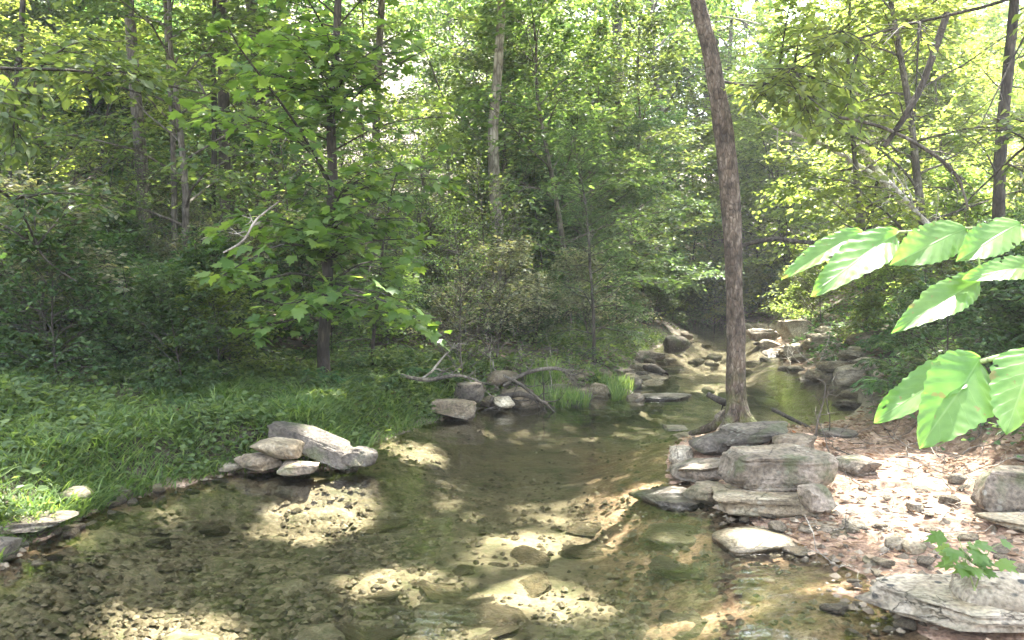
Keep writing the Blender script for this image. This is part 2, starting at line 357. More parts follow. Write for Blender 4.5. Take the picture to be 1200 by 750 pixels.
def terrain_mat():
    m, nt, out = mat('creek_bed_and_banks')
    geo = N(nt, 'NewGeometry'); co = geo.outputs['Position']
    at = N(nt, 'Attribute'); at.attribute_name = 'zone'        # r: cobble tone, g: outcrop/mud, b: leaf litter
    sp = N(nt, 'SeparateColor'); nt.links.new(at.outputs['Color'], sp.inputs[0])
    def noise(s, d=6, r=.6):
        n = N(nt, 'TexNoise'); n.inputs['Scale'].default_value = s; n.inputs['Detail'].default_value = d; n.inputs['Roughness'].default_value = r
        nt.links.new(co, n.inputs[0]); return n.outputs[0]
    nA, nB, nC = noise(1.2), noise(9, 8), noise(45, 5)
    # gravel cells, jittered
    def cells(s, rnd=1.0):
        v = N(nt, 'TexVoronoi'); v.inputs['Scale'].default_value = s; nt.links.new(co, v.inputs[0]); return v
    v1 = cells(22); v2 = cells(55)
    s1 = N(nt, 'SeparateColor'); nt.links.new(v1.outputs['Color'], s1.inputs[0])
    s2 = N(nt, 'SeparateColor'); nt.links.new(v2.outputs['Color'], s2.inputs[0])
    tone = [(0, (.05, .038, .024)), (.35, (.12, .093, .06)), (.7, (.215, .172, .12)), (1, (.38, .33, .25))]
    bed = mixc(nt, .45, ramp(nt, sp.outputs[0], tone), ramp(nt, s1.outputs[0], tone))
    bed = mixc(nt, .3, bed, ramp(nt, s2.outputs[0], tone))
    sa = N(nt, 'Attribute'); sa.attribute_name = 'silt'
    sf = math_(nt, 'MULTIPLY', sa.outputs['Fac'], ramp(nt, nB, [(.3, (.45, .45, .45)), (.6, (.95, .95, .95))]))
    bed = mixc(nt, sf, bed, ramp(nt, nA, [(.35, (.135, .108, .07)), (.65, (.28, .235, .16))]))   # fine yellow silt between stones
    alg = ramp(nt, noise(3.5, 7, .65), [(.5, (0, 0, 0)), (.62, (.7, .7, .7))])
    bed = mixc(nt, alg, bed, (.06, .065, .026))
    mud = ramp(nt, nB, [(.3, (.17, .105, .068)), (.5, (.31, .205, .145)), (.7, (.43, .325, .25))])
    mud = mixc(nt, .9, mud, ramp(nt, nC, [(.34, (.4, .36, .33)), (.5, (.95, .93, .9)), (.66, (1.25, 1.25, 1.25))]), 'MULTIPLY')
    mud = mixc(nt, .7, mud, ramp(nt, noise(3.0, 7), [(.38, (.5, .45, .38)), (.55, (1.1, 1.05, 1.0))]), 'MULTIPLY')
    lit = ramp(nt, nC, [(.3, (.04, .03, .018)), (.48, (.09, .065, .042)), (.6, (.16, .12, .085)), (.75, (.26, .21, .16))])
    soil = ramp(nt, nB, [(.3, (.03, .022, .014)), (.6, (.07, .055, .035)), (.8, (.05, .07, .02))])
    col = mixc(nt, sp.outputs[1], bed, mud)
    land = mixc(nt, sp.outputs[2], soil, lit)
    spz = N(nt, 'SeparateXYZ'); nt.links.new(co, spz.inputs[0])
    up = math_(nt, 'MULTIPLY', math_(nt, 'SUBTRACT', spz.outputs[2], math_(nt, 'MULTIPLY', nB, .08)), 10, True)
    isl = math_(nt, 'MULTIPLY', up, math_(nt, 'SUBTRACT', 1.0, sp.outputs[1]), True)
    col = mixc(nt, isl, col, land)
    pr = N(nt, 'BsdfPrincipled'); pr.inputs['Roughness'].default_value = .85; nt.links.new(col, pr.inputs['Base Color'])
    h = math_(nt, 'ADD', math_(nt, 'MULTIPLY', v1.outputs['Distance'], -.5), math_(nt, 'ADD', nB, math_(nt, 'MULTIPLY', nC, .4)))
    bp = N(nt, 'Bump'); bp.inputs['Strength'].default_value = .6; bp.inputs['Distance'].default_value = .03
    nt.links.new(h, bp.inputs['Height']); nt.links.new(bp.outputs[0], pr.inputs['Normal']); nt.links.new(pr.outputs[0], out.inputs[0])
    return m
M['terrain'] = terrain_mat()

def water_mat():
    m, nt, out = mat('creek_water')
    geo = N(nt, 'NewGeometry'); mp = N(nt, 'Mapping'); mp.inputs['Scale'].default_value = (1.0, 1.6, 1)
    nt.links.new(geo.outputs['Position'], mp.inputs[0])
    def noise(s, d, dis=0):
        n = N(nt, 'TexNoise'); n.inputs['Scale'].default_value = s; n.inputs['Detail'].default_value = d; n.inputs['Distortion'].default_value = dis
        nt.links.new(mp.outputs[0], n.inputs[0]); return n.outputs[0]
    a = noise(2.2, 3, .6); b = noise(9, 3, .4); patch = ramp(nt, noise(.7, 2), [(.35, (.25, .25, .25)), (.65, (1, 1, 1))])
    h = math_(nt, 'MULTIPLY', math_(nt, 'ADD', math_(nt, 'MULTIPLY', a, 1.0), math_(nt, 'MULTIPLY', b, .28)), patch)
    bp = N(nt, 'Bump'); bp.inputs['Strength'].default_value = .28; bp.inputs['Distance'].default_value = .05; nt.links.new(h, bp.inputs['Height'])
    fr = N(nt, 'Fresnel'); fr.inputs[0].default_value = 1.42; nt.links.new(bp.outputs[0], fr.inputs[1])
    tr = N(nt, 'BsdfTransparent'); tr.inputs[0].default_value = (.87, .88, .79, 1)
    gl = N(nt, 'BsdfGlossy'); gl.inputs['Roughness'].default_value = .04; gl.inputs[0].default_value = (1, 1, 1, 1); nt.links.new(bp.outputs[0], gl.inputs['Normal'])
    mx = N(nt, 'MixShader'); nt.links.new(fr.outputs[0], mx.inputs[0]); nt.links.new(tr.outputs[0], mx.inputs[1]); nt.links.new(gl.outputs[0], mx.inputs[2])
    nt.links.new(mx.outputs[0], out.inputs[0]); return m
M['water'] = water_mat()

# ------------------------------------------------------------------ ground: one sheet, finest near the viewpoint
def silt_at(x, y): return sm((x + .9 + 1.2 * fbm(x * .7, y * .7, 120, 3)) / .9) * sm((12 - y) / 2) * (.25 + .75 * sm(fbm(x * .9, y * .9, 125, 3) * 4 + .75))  # silt fades upstream
def build_ground():
    ys = np.concatenate([np.linspace(-40, 2.6, 60), 2.8 * np.exp(np.arange(0, 700) * 0.0049)]); ys = ys[ys < 90]
    u = np.concatenate([-np.geomspace(7, .85, 50)[:-1], np.linspace(-.85, .85, 640), np.geomspace(.85, 7, 50)[1:]])
    W = np.maximum(np.abs(ys) + 2, 5)
    Y, Uu = np.meshgrid(ys, u, indexing='ij'); X = Uu * W[:, None]
    sd = sdist(X, Y); z = H(X, Y)
    jx = X + .12 * fbm(X * 3, Y * 3, 51, 2); jy = Y + .12 * fbm(X * 3, Y * 3, 61, 2)
    f1, f2, cid = worley(jx * 3.2, jy * 3.6, 2); g1, g2, gid = worley(jx * 8.5, jy * 9, 12)
    dome = sm((f2 - f1) / .45); dome2 = sm((g2 - g1) / .5)
    inside = sm((-sd + .25) / .3)
    silt = silt_at(X, Y)
    inside = inside * (1 - .75 * silt)
    z = z + inside * (dome * (.008 + .032 * cid) + dome2 * .014 * gid - .02) 
    z = z + .035 * fbm(X * 6, Y * 6, 77, 3) * (1 - .8 * sm((-sd + .25) / .3))
    right = X > np.interp(Y, _cy, _cx)
    mudz = sm((X - .42 - .5 * fbm(X * .8, Y * .8, 90, 3)) / .5) * sm((10.2 - Y) / 1.5) * sm((5.0 - X) / 1.2)
    far = sm((Y - 12.5) / 2) * right * sm((1.6 - sd) / .8) * sm((sd + .06) / .2) * (.45 + .55 * sm(fbm(X * 1.3, Y * 1.3, 160, 3) * 5 + .5))
    edge = (~right) * sm((.16 - sd) / .12) * sm((sd + .25) / .2) * sm((9 - Y) / 2) * .8
    mud = np.clip(np.maximum(np.maximum(mudz, far), edge), 0, 1)
    # smooth slabby rock shelf in the shallow mud
    p1, p2, pid = worley(jx * 1.5, jy * 1.7, 33)
    z = z + mudz * (sm((p2 - p1) / .3) * .03 * (.2 + pid) - .025) + mudz * .03 * fbm(X * 5, Y * 5, 140, 4)
    lit = sm((sd - 1.0) / 3) * (.5 + .5 * sm(fbm(X * .3, Y * .3, 44, 3) * 3 + .5))
    cob = .5 * cid + .5 * gid
    nr, nc = X.shape
    V = np.stack([X, Y, z], -1).reshape(-1, 3)
    i = np.arange(nr - 1)[:, None] * nc; j = np.arange(nc - 1)[None, :]
    q = np.stack([i + j, i + j + 1, i + nc + j + 1, i + nc + j], -1).reshape(-1, 4)
    me = mesh_np('ground', V, np.full(len(q), 4), q.ravel(), M['terrain'], True)
    a = me.color_attributes.new('zone', 'FLOAT_COLOR', 'POINT')
    a.data.foreach_set('color', np.stack([cob, mud, lit, np.ones_like(cob)], -1).reshape(-1).astype(np.float32))
    b_ = me.attributes.new('silt', 'FLOAT', 'POINT'); b_.data.foreach_set('value', silt.ravel().astype(np.float32))
    tag(link('ground', me), kind='structure', label='creek bed and banks of gravel, mud and leaf litter')
build_ground()
def build_water():
    ys = np.linspace(-30, 45, 76); xs = np.linspace(-9, 12, 22)
    X, Y = np.meshgrid(xs, ys); nr, nc = X.shape
    V = np.stack([X, Y, np.zeros_like(X)], -1).reshape(-1, 3)
    keep = []
    for r in range(nr - 1):
        for c in range(nc - 1):
            if Y[r, c] > 27: continue
            if sdist(X[r, c] + .5, Y[r, c] + .5) < 1.2: keep.append((r * nc + c, r * nc + c + 1, (r + 1) * nc + c + 1, (r + 1) * nc + c))
    q = np.array(keep)
    tag(link('water', mesh_np('water', V, np.full(len(q), 4), q.ravel(), M['water'], True)), kind='structure', label='clear shallow creek water')
build_water()

# ------------------------------------------------------------------ rocks
def rock_mesh(seed, boxy=.4, cuts=9, rough=.06, strata=0.0, sub=5):
    bm = bmesh.new(); bmesh.ops.create_icosphere(bm, subdivisions=sub, radius=1.0)
    V = np.array([v.co[:] for v in bm.verts]); g = np.random.default_rng(seed)
    V = np.sign(V) * np.abs(V) ** boxy; V /= np.abs(V).max()
    V[:, 0] += V[:, 2] * g.uniform(-.15, .15) + V[:, 1] * g.uniform(-.2, .2)
    for _ in range(cuts):
        n = g.normal(0, 1, 3); n[2] *= .8; n /= np.linalg.norm(n); d = g.uniform(.58, .86) * np.abs(V @ n).max()
        V -= np.maximum(0, V @ n - d)[:, None] * n
    V *= .5 * (1 / np.abs(V).max(axis=0)) + .5
    off = Vector(g.uniform(-50, 50, 3)); out = []
    for p in V:
        q = Vector(p); dirn = q.normalized()
        a = mnoise.fractal(q * 1.3 + off, 1.0, 2.1, 4) * rough * .8
        c = mnoise.noise(q * 1.9 + off * 1.7); a -= max(0, .12 - abs(c)) * rough * 3.2        # cracks
        a += mnoise.fractal(q * 7 + off, .7, 2.2, 3) * rough * .22
        if strata:
            hz = q.z + .10 * mnoise.noise(Vector((q.x, q.y, 0)) * 1.1 + off); st = hz * 3.4 + off.x; f = st - math.floor(st)
            r0 = math.sin(math.floor(st) * 12.9898) * 43758.5453 % 1; r1 = math.sin((math.floor(st) + 1) * 12.9898) * 43758.5453 % 1
            ss = r0 + (r1 - r0) * min(1, max(0, (f - .82) / .18)) - .5
            q = Vector((q.x * (1 + ss * strata * 2.2), q.y * (1 + ss * strata * 2.2), q.z))
        out.append(q + dirn * a)
    for v, p in zip(bm.verts, out): v.co = p
    me = bpy.data.meshes.new('rock'); bm.to_mesh(me); bm.free()
    for p in me.polygons: p.use_smooth = True
    return me
ROCKS = {}
def rock_var(kind, k):
    key = (kind, k)
    if key not in ROCKS:
        if kind == 'block': ROCKS[key] = rock_mesh(100 + k, .30, 9, .13, .045)
        elif kind == 'slab': ROCKS[key] = rock_mesh(200 + k, .34, 9, .15, .10)
        elif kind == 'round': ROCKS[key] = rock_mesh(300 + k, .75, 7, .08, 0, 3)
        else: ROCKS[key] = rock_mesh(400 + k, .5, 10, .17, .05, 4)
    return ROCKS[key]
def rock(name, label, box, d, material, kind='block', k=0, D=.8, rz=0., tilt=(0, 0), group=None, cat='rock', thick=None):
    """box: extents in the photograph; d: distance; D: depth relative to width"""
    x0, y0, x1, y1 = box; c = P((x0 + x1) / 2, (y0 + y1) / 2, d)
    wd = (x1 - x0) / FPX * d; dp = wd * D; e = max(.05, ((y0 + y1) / 2 - 320) / FPX)
    hz = max(.3 * (y1 - y0) / FPX * d, (y1 - y0) / FPX * d - dp * e)
    if thick: hz = thick
    base = rock_var(kind, k)
    me = base.copy(); me.materials.clear(); me.materials.append(M[material])
    S = Matrix.Diagonal((wd / 2, dp / 2, hz / 2, 1)); me.transform(S)
    o = link(name, me, loc=(c[0], c[1] + dp * .1, c[2]), rot=(tilt[0], tilt[1], rz))
    return tag(o, label, cat, group)

# the rock shelf by the leaning tree
rock('boulder', 'big purplish grey block lying on a tan block below the creek tree', (848, 518, 970, 582), 6.05, 'rock', 'block', 1, .75, .1, (R(3), R(-3)))
rock('boulder', 'tan grey broad block under the purplish block, at the mud edge', (840, 562, 978, 616), 5.9, 'rock_tan', 'block', 2, .8, -.05, (0, R(2)))
rock('rock', 'small square tan rock set into the right end of the lower block', (934, 565, 978, 608), 5.72, 'rock', 'block', 3, .8, .2)
rock('rock', 'dark rough flat rock wedged across the foot of the creek tree', (840, 494, 925, 524), 7.3, 'rock_dark', 'slab', 1, .8, -.15, (R(4), R(-4)))
rock('rock', 'mossy dark rock under the left edge of the rough flat rock', (806, 500, 872, 548), 7.4, 'rock_dark', 'chunk', 2, .9, .4)
rock('rock', 'brown grey rock behind the big purplish block', (904, 504, 962, 534), 7.0, 'rock_brown', 'block', 4, .9, -.2)
rock('rock', 'olive grey layered slab jutting over the water beside the stacked blocks', (782, 532, 858, 572), 6.9, 'rock', 'slab', 2, 1.1, .15, (R(-2), R(-8)))
rock('rock', 'pale pointed rock at the water edge above the layered slab', (783, 520, 812, 552), 7.35, 'rock_pale', 'chunk', 1, .9, .3)
rock('rock', 'upright grey stone leaning against the left of the creek tree', (836, 478, 860, 508), 8.5, 'rock', 'chunk', 3, .7, .1)
rock('rock', 'bluish flat slab lying in the water before the layered slab', (752, 578, 826, 596), 6.3, 'rock_dark', 'slab', 3, 1.3, .2, thick=.07)
rock('rock', 'pinkish brown rock crumbling beneath the layered slab', (800, 560, 856, 600), 6.3, 'rock_brown', 'chunk', 4, 1.0, .7)
rock('rock', 'small brown grey rock below the right end of the tan block', (936, 606, 990, 636), 5.5, 'rock_brown', 'block', 5, .9, -.1)
rock('rock', 'grey green rock between the mud and the dry brush', (983, 532, 1034, 562), 6.7, 'rock', 'block', 6, .9, .3)
rock('rock', 'dark wet rock in the backwater behind the brush', (958, 500, 1008, 516), 8.3, 'rock_dark', 'round', 1, 1.0, 0)
rock('boulder', 'tan cracked rock ledge jutting from the bank at the right edge', (1150, 540, 1240, 612), 5.7, 'rock', 'block', 7, 1.0, -.2, (0, R(4)))
rock('rock', 'pale broken slab lying below the tan ledge', (1158, 596, 1235, 628), 5.3, 'rock_tan', 'slab', 4, 1.0, .3)
rock('boulder', 'large pale rock with black lichen spots in the near corner', (1035, 668, 1230, 760), 3.95, 'rock_spot', 'slab', 5, .8, .05)
rock('boulder', 'rock with a black lichen crest beside the small maple seedling', (1120, 662, 1225, 740), 3.9, 'rock_spot', 'block', 8, .8, -.3)
rock('rock', 'thin pinkish ledge running along the mud by the square rock', (972, 618, 1045, 634), 5.4, 'rock_tan', 'slab', 6, .8, -.1)
rock('rock', 'cream pointed stone standing out of the bright mud', (1038, 626, 1062, 652), 5.0, 'rock_pale', 'chunk', 5, .8, .5)
rock('rock', 'low cream wedge stone beside the pointed stone', (1058, 630, 1084, 656), 4.95, 'rock_tan', 'chunk', 6, 1., 1.5)
rock('rock', 'small cream stone in shallow mud below the thin ledge', (1012, 650, 1040, 668), 4.85, 'rock_tan', 'chunk', 7, 1., .9)
rock('rock', 'smooth domed submerged rock catching the sun before the tan block', (830, 618, 935, 664), 5.3, 'rock_tan', 'round', 2, .9, .1, thick=.15)
rock('rock', 'smooth tan rock awash left of the sunlit dome', (752, 610, 832, 650), 5.65, 'rock_tan', 'round', 3, 1.0, -.2)
# left bank
rock('boulder', 'long brown slab tilted down to the water on the grassy bank', (304, 496, 424, 540), 7.3, 'rock_dark', 'slab', 9, .36, -.25, (R(14), R(19)), thick=.14)
rock('rock', 'pale oval rock tucked under the tilted brown slab', (290, 511, 362, 541), 7.12, 'rock_tan', 'round', 3, .6, .05, (0, R(6)), thick=.17)
rock('rock', 'pale square rock at the waterline under the pale oval rock', (326, 538, 372, 560), 7.0, 'rock', 'block', 10, .8, .1)
rock('rock', 'small whitish rock half in water left of the pale oval rock', (252, 538, 286, 556), 7.15, 'rock_pale', 'round', 4, .9, .3)
rock('rock', 'pinkish rubbly rock between the whitish and the square rock', (276, 526, 330, 556), 7.15, 'rock_brown', 'chunk', 8, .9, .9)
rock('rock', 'brown curled rock at the water end of the tilted slab', (398, 520, 438, 552), 7.2, 'rock_dark', 'chunk', 9, .9, .9)
rock('rock', 'rounded tan rock half hidden in the grass over the water', (70, 566, 106, 592), 5.95, 'rock_tan', 'round', 5, .9, .2)
rock('rock', 'flat grey slab reaching over the water at the left edge', (-30, 600, 78, 628), 5.35, 'rock', 'slab', 8, .7, .1)
rock('boulder', 'dark boulder under the flat slab at the left edge', (-50, 618, 26, 668), 4.95, 'rock_dark', 'round', 6, .9, .3)
rock('rock', 'smooth tan ledge on the grassy bank beside the root tangle', (505, 466, 560, 492), 9.9, 'rock_brown', 'slab', 9, .8, -.3, (0, R(5)))
rock('rock', 'mossy grey rock behind the tan ledge by the roots', (530, 446, 568, 474), 10.4, 'rock_dark', 'chunk', 10, .9, .2)
rock('rock', 'pale wet rock at the foot of the root tangle', (578, 462, 606, 480), 10.5, 'rock_pale', 'chunk', 11, .9, .2)
# the riffle and the far creek
rock('rock', 'grey rounded rock at the left end of the grassy shoal', (734, 460, 758, 474), 11.4, 'rock', 'round', 7, .9, .1)
rock('rock', 'long dark rock of the grassy shoal in mid creek', (752, 460, 812, 476), 11.5, 'rock_dark', 'slab', 10, .7, .05)
rock('boulder', 'dark mossy boulder on the far bend of the creek', (772, 392, 808, 416), 18.0, 'rock_dark', 'round', 8, .9, .1)
rock('rock', 'pale flat rock beyond the mid creek bend', (738, 410, 778, 424), 16.5, 'rock', 'slab', 11, .9, .1)
rock('rock', 'pale boulder in the sun at the right of the far water', (914, 374, 952, 402), 19.0, 'rock_pale', 'block', 11, .8, .1)
rock('rock', 'grey ledge beside the pale far boulder', (872, 384, 912, 400), 20.0, 'rock', 'slab', 12, .8, .1)
rock('rock', 'whitish rock below the pale far boulder', (920, 402, 946, 420), 17.0, 'rock_pale', 'chunk', 12, .8, .6)
rock('rock', 'small cream block on the sunlit gravel bar', (932, 446, 950, 460), 13.5, 'rock_pale', 'block', 12, .8, .3)
rock('rock', 'brown stone at the water edge left of the cream block', (912, 444, 932, 456), 13.6, 'rock_brown', 'chunk', 13, .9, .6)
rock('rock', 'flat pale stone level with the water left of the mossy rock', (796, 506, 838, 520), 8.7, 'rock_tan', 'slab', 13, 1.4, .2)
rock('rock', 'flat grey stone breaking the surface in mid creek', (774, 496, 806, 508), 9.3, 'rock', 'slab', 14, 1.3, .0)

# countable loose stones: bed cobbles and bank rubble
def scatter_stones(n, region, size, mats, label, group, name='stone', sink=.35, kinds=('round', 'chunk'), cat='stone', zf=(.25, .5)):
    c = 0; meshes = {}
    while c < n:
        x, y = region()
        if x is None: continue
        kd = random.choice(kinds); k = random.randint(1, 6); mt = random.choice(mats); key = (kd, k, mt)
        if key not in meshes:
            me = rock_var(kd, k).copy(); me.materials.clear(); me.materials.append(M[mt]); meshes[key] = me
        s = size() ; o = link(name, meshes[key], loc=(x, y, Hs(x, y) + s * .5 * (1 - sink) - s * .1), rot=(random.uniform(-.2, .2), random.uniform(-.2, .2), random.uniform(0, 6.28)),
                              scale=(s, s * random.uniform(.55, .9), s * random.uniform(*zf)))
        tag(o, label, cat, group); c += 1
def reg_px(x0, y0, x1, y1, cond):
    def f():
        p = G(random.uniform(x0, x1), random.uniform(y0, y1)); s = float(sdist(p[0], p[1]))
        return (p[0], p[1]) if cond(s) else (None, None)
    return f
scatter_stones(42, reg_px(20, 520, 640, 735, lambda s: s < -.15), lambda: random.uniform(.05, .13), ['rock_tan', 'rock', 'rock_brown', 'rock_pale'],
               'loose cobble lying on the creek bed under clear water', 'cobbles under the water', sink=1.3)
scatter_stones(16, reg_px(430, 560, 850, 725, lambda s: s < -.3), lambda: random.uniform(.16, .34), ['rock_tan', 'rock_brown', 'rock'],
               'broad flat slab sunk in the silt of the clear near creek', 'flat slabs under the water', sink=1.0, kinds=('slab',), zf=(.12, .18))
scatter_stones(90, reg_px(540, 432, 830, 478, lambda s: -.7 < s < .4), lambda: random.uniform(.09, .27), ['rock', 'rock_dark', 'rock_brown', 'rock_tan'],
               'wet stone of the rubbly shoal across the creek', 'stones of the shoal', sink=.2)
scatter_stones(46, reg_px(700, 394, 905, 452, lambda s: -1.6 < s < -.05), lambda: random.uniform(.08, .22), ['rock', 'rock_tan', 'rock_dark', 'rock_brown'],
               'low stone breaking the surface of the far creek', 'stones in the far creek', sink=-.3)
scatter_stones(80, reg_px(800, 385, 1030, 475, lambda s: -.25 < s < 1.4), lambda: random.uniform(.10, .34), ['rock_pale', 'rock_tan', 'rock'],
               'sunlit pale stone on the gravel bar beyond the creek tree', 'stones of the far gravel bar', sink=.4)
scatter_stones(40, reg_px(-40, 545, 540, 680, lambda s: -.2 < s < .12), lambda: random.uniform(.04, .10), ['rock_brown', 'rock_tan', 'rock'],
               'small stone at the foot of the grassy bank', 'stones along the left waterline', sink=.4)
scatter_stones(60, reg_px(840, 560, 1200, 740, lambda s: -.3 < s < 3), lambda: random.uniform(.03, .085), ['rock_brown', 'rock_tan', 'rock_pale'],
               'small stone on the pinkish mud flat', 'stones on the mud flat', sink=.4)

def gravel():
    n = 22000; px = rng.uniform(-150, 1250, n); py = rng.uniform(392, 745, n)
    r = F_[None] + ((px - 600) / FPX)[:, None] * R_ + ((375 - py) / FPX)[:, None] * U_
    pos = C_ + r * ((0 - CAM_H) / r[:, 2])[:, None]
    s = sdist(pos[:, 0], pos[:, 1]); m = ((s < .15) | ((pos[:, 0] > .5) & (s < 1.5))) & (rng.random(n) > np.where(pos[:, 0] > 1.2 + .1 * pos[:, 1], .72, .9 * silt_at(pos[:, 0], pos[:, 1]))); pos = pos[m]; n = len(pos)
    pos[:, 2] = H(pos[:, 0], pos[:, 1]) + .004
    # a squashed eight faced pebble
    tv = np.array([(-.5, 0, 0), (0, .42, 0), (.5, 0, 0), (0, -.38, 0), (.05, .05, .33), (0, 0, -.3), (-.38, .30, .04), (.36, .30, 0.02), (.34, -.28, 0), (-.3, -.30, .03)])
    ring = [0, 6, 1, 7, 2, 8, 3, 9]; tf = [(4, ring[i], ring[(i + 1) % 8]) for i in range(8)]
    a = rng.uniform(0, 6.28, n); Y = np.stack([np.cos(a), np.sin(a), rng.normal(0, .12, n)], -1); Nn = np.tile((0, 0, 1.), (n, 1)) + rng.normal(0, .15, (n, 3))
    size = rng.uniform(.018, .06, n) * rng.uniform(.7, 1.4, n) 
    me = instances('gravel', (tv, [f[::-1] for f in tf]), pos, Y, Nn, size, M['pebble'])
    tag(link('gravel', me), kind='stuff', label='pebbles and gravel on the creek bed and margins', cat='gravel')
gravel()

# ------------------------------------------------------------------ plants
UPV = np.array((0, 0, 1.))
def leaves_on(path, n, size, spread=.5, t0=.15, tilt=.35, plane=UPV, jit=.03):
    """alternate leaves along a twig"""
    t = np.linspace(t0, 1, n) * (len(path) - 1); i = np.minimum(t.astype(int), len(path) - 2); f = (t - i)[:, None]
    pos = path[i] * (1 - f) + path[i + 1] * f; T = path[i + 1] - path[i]; T /= np.linalg.norm(T, axis=1, keepdims=True) + 1e-9
    side = np.cross(T, plane); side /= np.linalg.norm(side, axis=1, keepdims=True) + 1e-9
    sg = np.where(np.arange(n) % 2 == 0, 1, -1)[:, None]; a = rng.uniform(.5, 1.1, (n, 1))
    Y = T * np.cos(a) + side * sg * np.sin(a) + rng.normal(0, .15, (n, 3)) + np.array((0, 0, -.18))
    Nn = plane + rng.normal(0, tilt, (n, 3))
    return pos + rng.normal(0, jit, (n, 3)) * size / .08, Y, Nn, size * rng.uniform(.6, 1.25, n)
def make_tree(name, label, cat, H_, r0, cb, crad, n1, n2, nl, lsize, wood, leaf, tmpl=LEAF, lean=(0, 0), rise=.35, droop=-.04, top=1.0, wob=.05, group=None, bare=0):
    T = Tubes(); n = 14
    tp = wander((0, 0, -.2), (lean[0], lean[1], 1), H_, n, wob, .05)
    rad = r0 * (1 - .85 * (np.linspace(0, 1, n + 1)) ** 1.1); rad[0] *= 1.35
    T.add(tp, rad, 9, .12)
    Ps, Ys, Ns, Ss = [], [], [], []
    for i in range(n1):
        t = cb + (top - cb) * ((i + rng.random()) / n1) ** .9; q = t * n; k = min(int(q), n - 1)
        p = tp[k] + (tp[k + 1] - tp[k]) * (q - k)
        az = i * 2.4 + rng.uniform(-.5, .5); tt = (t - cb) / (1 - cb + 1e-6)
        L = crad * (1.0 - .62 * tt ** 1.5) * rng.uniform(.65, 1.15)
        d = np.array((math.cos(az), math.sin(az), rise + tt * .9 + rng.uniform(-.15, .15)))
        br = wander(p, d, L, 7, .13, droop)
        T.add(br, np.linspace(rad[k] * .42, .004, 8), 5)
        is_bare = i < bare
        for j in range(n2):
            s = .2 + .8 * (j + rng.random()) / n2; qq = s * 7; kk = min(int(qq), 6); b = br[kk] + (br[kk + 1] - br[kk]) * (qq - kk)
            dd = br[kk + 1] - br[kk]; dd /= np.linalg.norm(dd); sd_ = np.cross(dd, UPV) * (1 if j % 2 else -1)
            tw = wander(b, dd * .8 + sd_ * .9 + rng.normal(0, .2, 3), L * .42 * (1.15 - .6 * s) + .12, 4, .14, droop)
            T.add(tw, np.linspace(.007, .002, 5), 3)
            if not is_bare:
                a = leaves_on(tw, nl, lsize); Ps.append(a[0]); Ys.append(a[1]); Ns.append(a[2]); Ss.append(a[3])
                # side twiglets
                for e in range(2):
                    b2 = tw[1 + e]; tw2 = wander(b2, (tw[2 + e] - b2) + np.cross(tw[2 + e] - b2, UPV) * (1.3 if e else -1.3) + rng.normal(0, .03, 3), L * .2 + .08, 3, .15, droop)
                    a = leaves_on(tw2, max(3, nl // 2), lsize); Ps.append(a[0]); Ys.append(a[1]); Ns.append(a[2]); Ss.append(a[3])
    root = thing(name, label, cat, group=group)
    link('trunk', T.mesh('trunk', M[wood]), root)
    link('crown', instances('crown', tmpl, np.concatenate(Ps), np.concatenate(Ys), np.concatenate(Ns), np.concatenate(Ss), M[leaf]), root)
    return root
def drop(root):
    for c in list(root.children): bpy.data.objects.remove(c)
    bpy.data.objects.remove(root)
def plant_at(protos, spots, label, group):
    """spots: (x, y, scale). The first use of a prototype is a copy too; prototypes are removed afterwards."""
    for i, (x, y, s) in enumerate(spots):
        pr = protos[i % len(protos)]
        dup(pr, (x, y, Hs(x, y) - .03), rng.uniform(0, 6.28), (s * rng.uniform(.9, 1.1), s * rng.uniform(.9, 1.1), s), label, group, (rng.normal(0, .04), rng.normal(0, .04)))

def rnd_spots(n, x0, x1, y0, y1, smin, smax, mind=1.0, sdmin=.8, cond=None, px_ok=None):
    out = []; tries = 0
    while len(out) < n and tries < 6000:
        tries += 1
        x = rng.uniform(x0, x1); y = rng.uniform(y0, y1)
        if float(sdist(x, y)) < sdmin: continue
        if cond and not cond(x, y): continue
        if any((x - a) ** 2 + (y - b) ** 2 < mind ** 2 for a, b, _ in out): continue
        out.append((x, y, rng.uniform(smin, smax)))
    return out

# --- prototypes
A1 = make_tree('young_tree', '', 'tree', 7.5, .065, .12, 2.5, 30, 9, 14, .12, 'bark', 'leaf_mid')
A2 = make_tree('young_tree', '', 'tree', 6.0, .05, .08, 2.3, 28, 9, 14, .115, 'bark_dark', 'leaf_blue')
A3 = make_tree('young_tree', '', 'tree', 8.5, .08, .14, 2.8, 32, 9, 14, .125, 'bark', 'leaf_yellow')
A4 = make_tree('young_tree', '', 'tree', 5.0, .04, .08, 2.1, 26, 8, 13, .105, 'bark_dark', 'leaf_yellow')
T1 = make_tree('tall_tree', '', 'tree', 15, .15, .22, 4.0, 32, 9, 11, .17, 'bark', 'leaf_mid')
T2 = make_tree('tall_tree', '', 'tree', 17, .18, .18, 4.4, 36, 9, 11, .17, 'bark', 'leaf_yellow')
T3 = make_tree('tall_tree', '', 'tree', 16, .13, .30, 3.6, 32, 10, 14, .16, 'bark_dark', 'leaf_blue')
S1 = make_tree('shrub', '', 'shrub', 1.7, .02, .04, 1.1, 26, 7, 10, .07, 'bark_dark', 'leaf_dark', OVAL, rise=.5)
S2 = make_tree('shrub', '', 'shrub', 2.0, .02, .04, 1.2, 28, 8, 10, .06, 'bark', 'leaf_grey', OVAL, rise=.6, bare=5)
S3 = make_tree('shrub', '', 'shrub', 1.5, .02, .03, 1.2, 26, 7, 10, .08, 'bark_dark', 'leaf_blue', OVAL, rise=.35)
